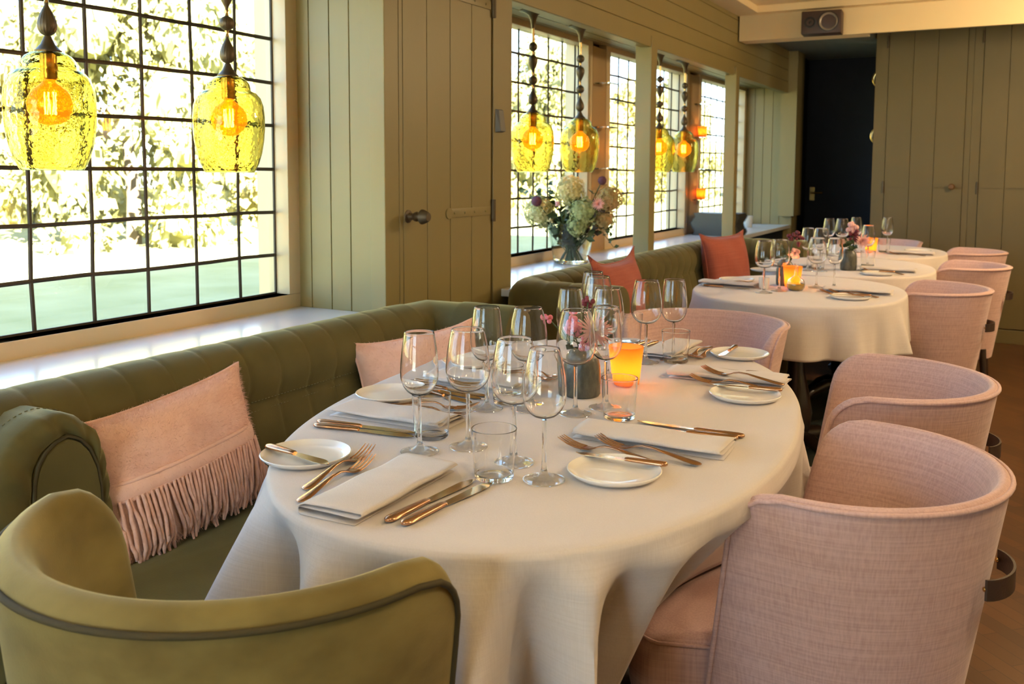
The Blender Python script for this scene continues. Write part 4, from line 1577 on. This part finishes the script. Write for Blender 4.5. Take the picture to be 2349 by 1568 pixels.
def pendant(label, loc, group):
    """loc z = open lower edge of the glass shade"""
    t = thing('pendant_lamp', label, 'pendant lamp', loc, group=group)
    th = .0028
    o = [(.066, 0), (.070, .006), (.080, .026), (.0885, .055), (.0945, .09), (.0975, .125), (.0975, .155), (.0945, .185), (.087, .207), (.075, .221), (.062, .2265), (.0605, .230),
         (.0605, .234), (.0575, .246), (.050, .256), (.038, .264), (.024, .268)]
    i_ = [(max(r - th, .012), z + (.001 if z > 0 else 0)) for r, z in o]
    i_ = [(r, z - (.003 if z > .21 else 0)) for r, z in i_]
    pr = o + list(reversed(i_)) + [o[0]]
    MB().lathe(pr, 64).build('shade', 'shade_glass', t, angle=60)
    n = MB().lathe([(.0, .266), (.028, .266), (.029, .270), (.026, .272), (.016, .283), (.010, .296), (.0075, .302), (0, .302)], 36)
    n.build('shade_cap', 'bronze', t)
    sk = MB().lathe([(0, .205), (.017, .205), (.0185, .21), (.0185, .262), (.012, .267), (0, .267)], 28)
    sk.build('socket', 'brass', t)
    b = MB().lathe([(.0135, .208), (.014, .200), (.022, .192), (.036, .182), (.046, .167), (.0495, .150), (.047, .133), (.038, .116), (.022, .105), (0, .101)], 40)
    bo = b.build('bulb', 'bulb_glass', t)
    f = MB()
    for k in range(7):
        a = 2 * pi * k / 7
        f.tube([(.012 * cos(a), .012 * sin(a), .176), (.0125 * cos(a + .15), .0125 * sin(a + .15), .15), (.012 * cos(a + .3), .012 * sin(a + .3), .126)], .0013, 5)
    f.build('filament', 'filament', bo)
    cone = MB()
    z = .302
    segs = [('drop', .074, .0205), ('c', .016, 0), ('ball', .040, .020), ('c', .016, 0), ('inv', .078, .0205), ('c', .016, 0), ('ball', .040, .0195)]
    beads = MB()
    for kd, h, r in segs:
        if kd == 'c':
            cone.lathe([(0, z), (.006, z), (.0045, z + h * .35), (.0045, z + h * .65), (.006, z + h), (0, z + h)], 16)
        else:
            bead(beads, z, z + h, r, kd)
        z += h
    beads.build('beads', 'bronze', t, angle=70)
    cone.build('connectors', 'brass', t)
    top = 1.968 - loc[2]
    MB().tube([(0, 0, z), (0, 0, top - .03)], .0055, 12).build('rod', 'brass', t)
    MB().lathe([(0, top), (.062, top), (.062, top - .004), (.040, top - .010), (.022, top - .022), (.013, top - .045), (.0085, top - .08), (0, top - .08)], 36).build('ceiling_rose', 'bronze', t)
    return t


PDG = 'amber glass pendant lamps'
pd = pendant('large pendant lamp with amber green glass shade at the far left, nearest the camera', (-1.95, 1.36, 1.245), PDG)
for y, z, lab in ((1.905, 1.252, 'pendant lamp with amber green glass shade near the right edge of the big window'),
                  (3.745, 1.228, 'pendant lamp with amber green shade over the flower vase, left of its pair'),
                  (4.257, 1.223, 'pendant lamp with amber green shade over the flower vase, right of its pair'),
                  (5.42, 1.218, 'pendant lamp with amber green shade half hidden behind the window post'),
                  (5.895, 1.216, 'farthest pendant lamp with amber green shade, before the far window')):
    dup(pd, (-1.95, y, 1.2385), y * 3, lab, PDG)

# ------------------------------------------------------------------ things on the tables
CAG = 'amber candle glasses on the tables'
tealight('candle_holder', 'glowing amber ribbed candle glass on the nearest table beside the dark flower pot', 'candle', (-.785, 1.985, ZT), .031, .092, CAG, 1.28)
tealight('candle_holder', 'glowing amber candle glass on the second table behind the oil flask', 'candle', (-.838, 4.03, ZT), .031, .092, CAG, 1.28)
tealight('candle_holder', 'glowing amber candle glass on the fourth table', 'candle', (-.786, 6.005, ZT), .031, .092, CAG, 1.28)


def flower_pot(label, loc, r, h, m='stoneware'):
    pr = [(0, 0), (r * .92, 0), (r, .005), (r * 1.02, h * .3), (r, h * .62), (r * .90, h * .80), (r * .68, h * .93), (r * .52, h * .98), (r * .50, h), (r * .44, h), (r * .44, h * .9), (r * .8, h * .7), (0, h * .6)]
    o = MB().lathe(pr, 40, rmod=lambda a, rr, z: rr * (1 + .012 * sin(3 * a + 40 * z))).build('flower_pot', m, angle=60)
    o.location = loc
    return tag(o, label, 'vase')


flower_pot('dark speckled stoneware flower pot in the middle of the nearest table', (-.835, 1.848, ZT), .041, .105)
flower_pot('olive glazed flower pot on the second table behind the amber candle', (-.885, 4.10, ZT), .038, .11)
flower_pot('dark rounded flower vase in the middle of the third table', (-.745, 4.90, ZT), .040, .105)


def stem_tube(p0, p1, r=.0014):
    a, b = Vector(p0), Vector(p1)
    m = (a + b) / 2 + Vector((0, 0, .25 * (b - a).length * .2))
    return MB().tube([a, m, b], r, 5)


def cluster(label, base, head, n, rad, rb, m, group, seed, cat='flower', nm='blossom_stem'):
    t = thing(nm, label, cat, base, group=group)
    h = Vector(head) - Vector(base)
    stem_tube((0, 0, 0), h).build('stem', 'stem_green', t)
    rn = random.Random(seed)
    mb = MB()
    for k in range(n):
        d = Vector((rn.gauss(0, 1), rn.gauss(0, 1), rn.gauss(0, 1))).normalized() * rad * rn.uniform(.5, 1)
        mb.ball(h + d, rb * rn.uniform(.7, 1.15), 7, 5)
    mb.build('blossom', m, t)
    return t


def mum(label, base, head, r, m, group, facing, seed):
    t = thing('chrysanthemum', label, 'flower', base, group=group)
    h = Vector(head) - Vector(base)
    stem_tube((0, 0, 0), h).build('stem', 'stem_green', t)
    rn = random.Random(seed)
    mb = MB()
    rot = Vector(facing).to_track_quat('Z', 'Y').to_matrix().to_4x4()
    for ring, (el, ln) in enumerate(((12, 1.0), (30, .92), (50, .75), (68, .5))):
        for k in range(20):
            a = 2 * pi * (k + ring * .5 + rn.uniform(-.2, .2)) / 20
            e = radians(el + rn.uniform(-8, 8))
            L = r * ln * rn.uniform(.85, 1.1)
            d = Vector((cos(a) * cos(e), sin(a) * cos(e), sin(e)))
            sd = Vector((-sin(a), cos(a), 0)) * r * .06
            p = [d * r * .12, d * L * .6, d * L]
            mb.add([h + rot @ v for v in (p[0] - sd * .6, p[0] + sd * .6, p[1] + sd + Vector((0, 0, .001)), p[1] - sd, p[2] + sd * .5, p[2] - sd * .5)], [(0, 1, 2, 3), (3, 2, 4, 5)])
    mb.build('petals', m, t, smooth=False)
    return t


def leaves(label, base, spots, group, seed, m='leaf_dark', size=.018, nm='leaf_sprig'):
    t = thing(nm, label, 'leaves', base, group=group)
    rn = random.Random(seed)
    st, lf = MB(), MB()
    b = Vector(base)
    for s in spots:
        p = Vector(s) - b
        st.tube([(0, 0, 0), p * .5 + Vector((0, 0, .004)), p], .0011, 5)
        for k in range(5):
            d = Vector((rn.gauss(0, 1), rn.gauss(0, 1), rn.uniform(-.2, 1))).normalized()
            n = d.cross(Vector((rn.gauss(0, 1), rn.gauss(0, 1), rn.gauss(0, 1)))).normalized() * size * .32
            q = p * (1 - .12 * k)
            f = d.cross(n).normalized() * size * .10
            lf.add([q, q + d * size * .5 + n + f, q + d * size, q + d * size * .5 - n + f, q + d * size * .5 - f * .5], [(0, 1, 4), (1, 2, 4), (2, 3, 4), (3, 0, 4)])
    st.build('stems', 'stem_green', t)
    lf.build('leaf_blades', m, t, smooth=False)
    return t


FB = (-.835, 1.848, ZT + .075)
FG = 'flowers in the pot of the nearest table'
cluster('bright pink berry like blossom in the dark pot, seen through a wine glass', FB, (-.847, 1.822, .905), 26, .022, .008, 'petal_pink', FG, 1)
cluster('lower bright pink blossom drooping over the pot rim of the nearest table', FB, (-.806, 1.802, .878), 16, .016, .007, 'petal_pink', FG, 2)
mum('pale pink chrysanthemum in the dark pot beside the candle', FB, (-.790, 1.812, .905), .040, 'petal_blush', FG, (.6, -.7, .35), 3)
cluster('wine red blossom standing highest in the pot of the nearest table', FB, (-.828, 1.86, .958), 14, .013, .006, 'petal_wine', FG, 4)
cluster('single dusty pink petal bloom leaning far left out of the dark pot', FB, (-.905, 1.82, .922), 6, .010, .006, 'petal_pink', FG, 5)
leaves('green leaves round the blossoms in the dark pot', FB, ((-.85, 1.84, .89), (-.82, 1.82, .912), (-.84, 1.87, .90), (-.80, 1.86, .885), (-.86, 1.83, .87)), FG, 6, size=.032)
FB2 = (-.885, 4.10, ZT + .08)
cluster('pale pink bloom in the olive pot of the second table', FB2, (-.845, 4.09, .895), 16, .022, .012, 'petal_blush', 'flowers on the far tables', 7)
cluster('dark wine red blossom above the second table', FB2, (-.86, 4.15, .955), 22, .042, .008, 'petal_wine', 'flowers on the far tables', 8)
leaves('green leaves in the olive pot of the second table', FB2, ((-.91, 4.09, .93), (-.87, 4.07, .89), (-.90, 4.13, .91)), 'flowers on the far tables', 9, size=.035)
FB3 = (-.745, 4.90, ZT + .075)
cluster('pink bloom high above the dark vase of the third table', FB3, (-.735, 4.92, .965), 18, .026, .012, 'petal_blush', 'flowers on the far tables', 10)
cluster('wine red bloom over the dark vase of the third table', FB3, (-.725, 4.90, .925), 18, .03, .010, 'petal_wine', 'flowers on the far tables', 11)
mum('pale pink daisy hanging right of the dark vase of the third table', FB3, (-.68, 4.88, .90), .04, 'petal_blush', 'flowers on the far tables', (.5, -.8, .2), 12)
leaves('green leaves in the dark vase of the third table', FB3, ((-.76, 4.88, .90), (-.71, 4.87, .87), (-.75, 4.93, .91)), 'flowers on the far tables', 13, size=.04)
# oil flask and small votive on the second table
t = thing('oil_flask', 'round glass flask of yellow oil with a thin neck on the second table', 'oil bottle', (-.806, 3.945, ZT))
MB().lathe([(0, 0), (.028, 0), (.036, .012), (.0375, .026), (.032, .044), (.018, .056), (.008, .064), (.0065, .105), (.009, .112), (.0078, .112), (.0052, .104), (.0065, .064), (.0165, .055), (.0305, .043), (.036, .026),
            (.0345, .012), (.027, .0018), (0, .0018)], 36).build('flask', 'glass', t, angle=60)
MB().lathe([(0, .0022), (.0268, .0022), (.0342, .012), (.0356, .026), (.034, .030), (0, .030)], 36).build('oil', 'oil', t, angle=60)
o = MB().lathe([(0, 0), (.018, 0), (.020, .003), (.022, .048), (.0195, .048), (.018, .006), (0, .005)], 28).build('salt_pot', 'porcelain', angle=50)
o.location = (-.935, 3.93, ZT)
tag(o, 'small white pot between the left wine glasses on the second table', 'pot')

# ------------------------------------------------------------------ flower vase on the sill
VX, VY = -1.965, 4.20
t = thing('glass_vase', 'large clear conical glass vase full of stems on the marble sill', 'vase', (VX, VY, SILL + .0005))
MB().lathe([(0, 0), (.082, 0), (.087, .004), (.094, .05), (.103, .10), (.113, .15), (.124, .205), (.1205, .205), (.1095, .15), (.0995, .10), (.090, .052), (.084, .020), (.07, .016), (0, .016)], 56).build('vase_glass', 'glass_vase', t, angle=60)


def to_room(x, z, dy=0.0):
    return (x, VY + dy, z)


BG = 'flowers in the large glass vase'


def hydrangea(label, c, r, m, seed):
    base = Vector((VX + (VX - c[0]) * .18, VY + random.Random(seed).uniform(-.04, .04), SILL + .03))
    t = thing('hydrangea', label, 'flower', base, group=BG)
    h = Vector(c) - base
    stem_tube((0, 0, 0), h, .0035).build('stem', 'stem_green', t)
    rn = random.Random(seed)
    mb = MB()
    mb.ball(h, r * .72, 14, 9)
    for k in range(330):
        d = Vector((rn.gauss(0, 1), rn.gauss(0, 1), rn.gauss(0, 1))).normalized()
        lump = 1 + .12 * sin(d.x * 7 + seed) * sin(d.z * 6 + seed * 2)
        p = h + d * r * lump * rn.uniform(.84, 1.06)
        a = d.orthogonal().normalized()
        b = d.cross(a)
        q = rn.uniform(0, pi)
        u, v = a * cos(q) + b * sin(q), b * cos(q) - a * sin(q)
        s = r * .15
        up = d * s * .35
        for sx in (u, v, -u, -v):
            w = d.cross(sx)
            mb.add([p, p + sx * s * .6 + w * s * .42 + up, p + sx * s * 1.05 + up * .6, p + sx * s * .6 - w * s * .42 + up], [(0, 1, 2, 3)])
    mb.build('bloom', m, t, smooth=False)
    return t


hydrangea('cream hydrangea head hanging left over the vase rim', to_room(-2.125, 1.035, -.03), .078, 'hydrangea_cream', 1)
hydrangea('tall cream hydrangea head in the middle of the bouquet', to_room(-1.965, 1.145, -.02), .075, 'hydrangea_cream', 2)
hydrangea('pale green hydrangea head right of the middle in the bouquet', to_room(-1.875, 1.045, -.05), .068, 'hydrangea_green', 3)
hydrangea('rust tinted hydrangea head at the upper right of the bouquet', to_room(-1.775, 1.105, .02), .068, 'hydrangea_rust', 4)
hydrangea('pale green hydrangea head low over the vase rim', to_room(-1.90, .975, -.07), .05, 'hydrangea_green', 5)
hydrangea('olive hydrangea head at the lower right of the bouquet', to_room(-1.785, 1.005, .0), .05, 'hydrangea_rust', 6)


def thistle(label, c, r):
    base = Vector((VX, VY, SILL + .05))
    t = thing('thistle', label, 'flower', base, group=BG)
    h = Vector(c) - base
    stem_tube((0, 0, 0), h, .0025).build('stem', 'stem_green', t)
    mb = MB().ball(h, r, 16, 10)
    rn = random.Random(int(r * 1e4))
    for k in range(160):
        d = Vector((rn.gauss(0, 1), rn.gauss(0, 1), rn.gauss(0, 1))).normalized()
        s = d.orthogonal().normalized() * r * .05
        mb.add([h + d * r * .9 - s, h + d * r * .9 + s, h + d * r * 1.18], [(0, 1, 2)])
    mb.build('flower_head', 'thistle', t, smooth=False)


thistle('round purple thistle in front of the left cream hydrangea', to_room(-2.105, 1.095, -.11), .026)
thistle('round dark purple thistle at the top right of the bouquet', to_room(-1.80, 1.198, .0), .021)
VB_ = (VX, VY, SILL + .03)
leaves('twiggy green sprays reaching out left of the bouquet', VB_, [to_room(*p) for p in ((-2.24, 1.18, .0), (-2.20, 1.15, -.04), (-2.18, 1.10, .03), (-2.11, 1.20, .02), (-2.21, 1.06, -.03), (-2.15, 1.16, -.05), (-2.07, 1.17, .0), (-2.16, 1.0, .03), (-2.19, 1.13, .04))], BG, 20, size=.05, nm='green_spray')
leaves('dark leaves filling the middle of the bouquet', VB_, [to_room(*p) for p in ((-2.02, 1.05, -.06), (-1.98, 1.02, -.08), (-1.94, 1.06, -.06), (-2.04, .99, -.06), (-1.99, .97, -.09), (-1.93, 1.0, -.09), (-2.0, 1.09, .03), (-1.90, 1.08, .05), (-2.05, 1.06, .02), (-1.97, 1.0, .0),
                                                       (-2.03, .95, -.05), (-1.95, .95, -.07))], BG, 21, size=.062, nm='green_spray')
leaves('feathery dark leaves behind the hydrangea heads', VB_, [to_room(*p) for p in ((-2.08, 1.10, .06), (-1.92, 1.12, .06), (-1.85, 1.13, .05), (-2.02, 1.13, .05), (-2.10, 1.02, .05), (-1.83, .99, .05), (-2.06, .97, .04), (-1.88, .96, .04), (-1.97, .93, -.08), (-2.07, .93, -.03), (-1.86, .93, -.05))], BG, 27, size=.058, nm='green_spray')
leaves('dark red tinged leaves at the right of the bouquet', VB_, [to_room(*p) for p in ((-1.80, 1.06, -.06), (-1.77, 1.04, -.04), (-1.83, 1.03, -.05), (-1.75, 1.06, .02))], BG, 22, m='bark', size=.05, nm='green_spray')
leaves('trailing tassel of leaves hanging at the right of the vase', (VX + .1, VY, 1.02), [to_room(*p) for p in ((-1.735, .99, -.02), (-1.728, .95, -.02), (-1.725, .91, -.02), (-1.727, .875, -.02))], BG, 23, size=.03, nm='green_spray')
cluster('small pink blossom in the centre of the bouquet', VB_, to_room(-2.0, 1.085, -.09), 9, .013, .007, 'petal_blush', BG, 24)
mum('dusty pink carnation at the right of the bouquet', VB_, to_room(-1.785, 1.085, -.08), .032, 'petal_blush', BG, (.5, -.8, .2), 25)
cluster('tiny peach blossom low in the centre of the bouquet', VB_, to_room(-2.035, .995, -.10), 9, .015, .006, 'hydrangea_cream', BG, 26)
st = MB()
rn = random.Random(5)
for k in range(34):
    a = rn.uniform(0, 2 * pi)
    r0, r1 = rn.uniform(.01, .075), rn.uniform(.0, .08)
    st.tube([(r0 * cos(a), r0 * sin(a), .02), (r1 * cos(a + pi) * .25, r1 * sin(a + pi) * .25, .12), (r1 * cos(a + pi) + rn.uniform(-.02, .02), r1 * sin(a + pi), .225)], rn.uniform(.002, .0042), 6)
o = st.build('cut_stems', 'stem_green')
o.location = (VX, VY, SILL)
tag(o, 'bundle of crossing green flower stems inside the large glass vase', 'stems', kind='stuff')

# ------------------------------------------------------------------ menus and small cup on the far sill
rn = random.Random(9)
MG = 'dark menu folders piled on the far sill'
proto = None
for k in range(19):
    dx = .010 * sin(k * .5) + rn.uniform(-.003, .003)
    dy = .012 * sin(k * .42 + 1) + rn.uniform(-.004, .004)
    loc = (-1.905 + dx, 6.60 + dy, SILL + .0003 + .0085 * k)
    if proto is None:
        proto = thing('menu_folder', 'dark menu folder in the tall pile on the far sill', 'menu', loc, group=MG)
        MB().box(-.165, .165, -.11, .11, 0, .0022).box(-.165, .165, -.11, .11, .0060, .0082).box(-.165, -.162, -.11, .11, 0, .0082).build('cover', 'menu', proto, False)
        MB().box(-.160, .158, -.106, .106, .0023, .0059).build('pages', 'menu_edge', proto, False)
    else:
        lab = 'dark menu folder in the tall pile on the far sill' if k < 18 else 'topmost dark menu folder of the pile on the far sill'
        dup(proto, loc, rn.uniform(-.02, .02), lab, MG if k < 18 else None)
proto['label'] = 'lowest dark menu folder of the pile, flat on the far sill'
o = MB().lathe([(0, 0), (.030, 0), (.032, .004), (.040, .095), (.0375, .095), (.030, .008), (0, .006)], 32).build('frosted_cup', 'frosted', angle=50)
o.location = (-1.96, 7.63, SILL + .0005)
tag(o, 'small frosted cup on the far sill next to the menu pile', 'cup')

# ------------------------------------------------------------------ garden
gl = MB()
gl.grid([[(-2.4 - 58 * (i / 30) ** 1.5, -30 + 110 * j / 40, -.28 + .10 * sin(i * .9 + j * .5) * (i / 30)) for i in range(31)] for j in range(41)])
struct('lawn', gl, 'lawn', smooth=True)
struct('bounce_ground', MB().box(-2.4, 12, -20, -2.56, -.5, -.2), 'bounce_pale')  # unseen, added to bounce sunlight in through the back window


def crown_mesh(seed, n, leaf, m, w=1.0, hgt=1.0, droop=.2):
    rn = random.Random(seed)
    blobs = []
    for k in range(34):
        u = rn.uniform(0, 1)
        a = rn.uniform(0, 2 * pi)
        rr = rn.uniform(.25, .95) * (1 - .55 * u)
        blobs.append((Vector((cos(a) * rr * w, sin(a) * rr * w, u * hgt)), rn.uniform(.16, .30)))
    mb = MB()
    for b, r in blobs:
        mb.ball(b, r * .72, 8, 5, (1, 1, .75))
    for k in range(n):
        b, r = blobs[rn.randrange(len(blobs))]
        d = Vector((rn.gauss(0, 1), rn.gauss(0, 1), rn.gauss(0, .7))).normalized()
        p = b + Vector((d.x * r, d.y * r, d.z * r * .8)) * rn.uniform(.75, 1.15)
        dr = (d + Vector((rn.gauss(0, .6), rn.gauss(0, .6), rn.gauss(0, .4) - droop))).normalized()
        sd = dr.cross(Vector((rn.gauss(0, 1), rn.gauss(0, 1), rn.gauss(0, 1)))).normalized()
        l = leaf * rn.uniform(.6, 1.4)
        mb.add([p, p + dr * l * .5 + sd * l * .3, p + dr * l, p + dr * l * .5 - sd * l * .3], [(0, 1, 2, 3)])
    return mb.mesh('crown', m, smooth=False)


CR = [crown_mesh(1, 9000, .055, 'foliage'), crown_mesh(2, 9000, .050, 'foliage', 1.1, 1.15, .6), crown_mesh(3, 8000, .055, 'foliage_dark', .9, 1.2, .3)]
tk = MB().tube([(0, 0, -.4), (.02, 0, .3), (-.02, .03, .9)], [.06, .045, .03], 8).mesh('trunk', 'bark')
rn = random.Random(21)
spots = []
for k in range(7):
    spots.append((-16.5 - 1.0 * sin(k * 1.9), -1.0 + 6.9 * k))
for k in range(7):
    spots.append((-23.6 - .6 * sin(k * 2.2), 2.4 + 6.9 * k))
for x, y in ((-9.5, 52), (-2.5, 52), (4.5, 52), (-16.8, 50.5), (-23.8, 52), (-13.2, 59), (-20.3, 58), (-6, 59)):
    spots.append((x, y))
for i, (x, y) in enumerate(spots):
    k = i % 3
    t = thing('garden_tree', ['sunlit yellow green leafy tree in the garden outside the leaded windows', 'sunlit drooping green tree in the garden outside the leaded windows',
                              'darker green tree in the garden outside the leaded windows'][k], 'tree', (x, y, -.3), rn.uniform(0, 6), 'garden trees %d' % (k + 1))
    s = rn.uniform(2.9, 3.3)
    for nm, me, sc, z in (('crown', CR[k], (s, s, s * 1.7), .1), ('trunk', tk, (s, s, s), 0)):
        o = bpy.data.objects.new(nm, me)
        COL.objects.link(o)
        o.parent = t
        o.scale = sc
        o.location.z = z
# end p6
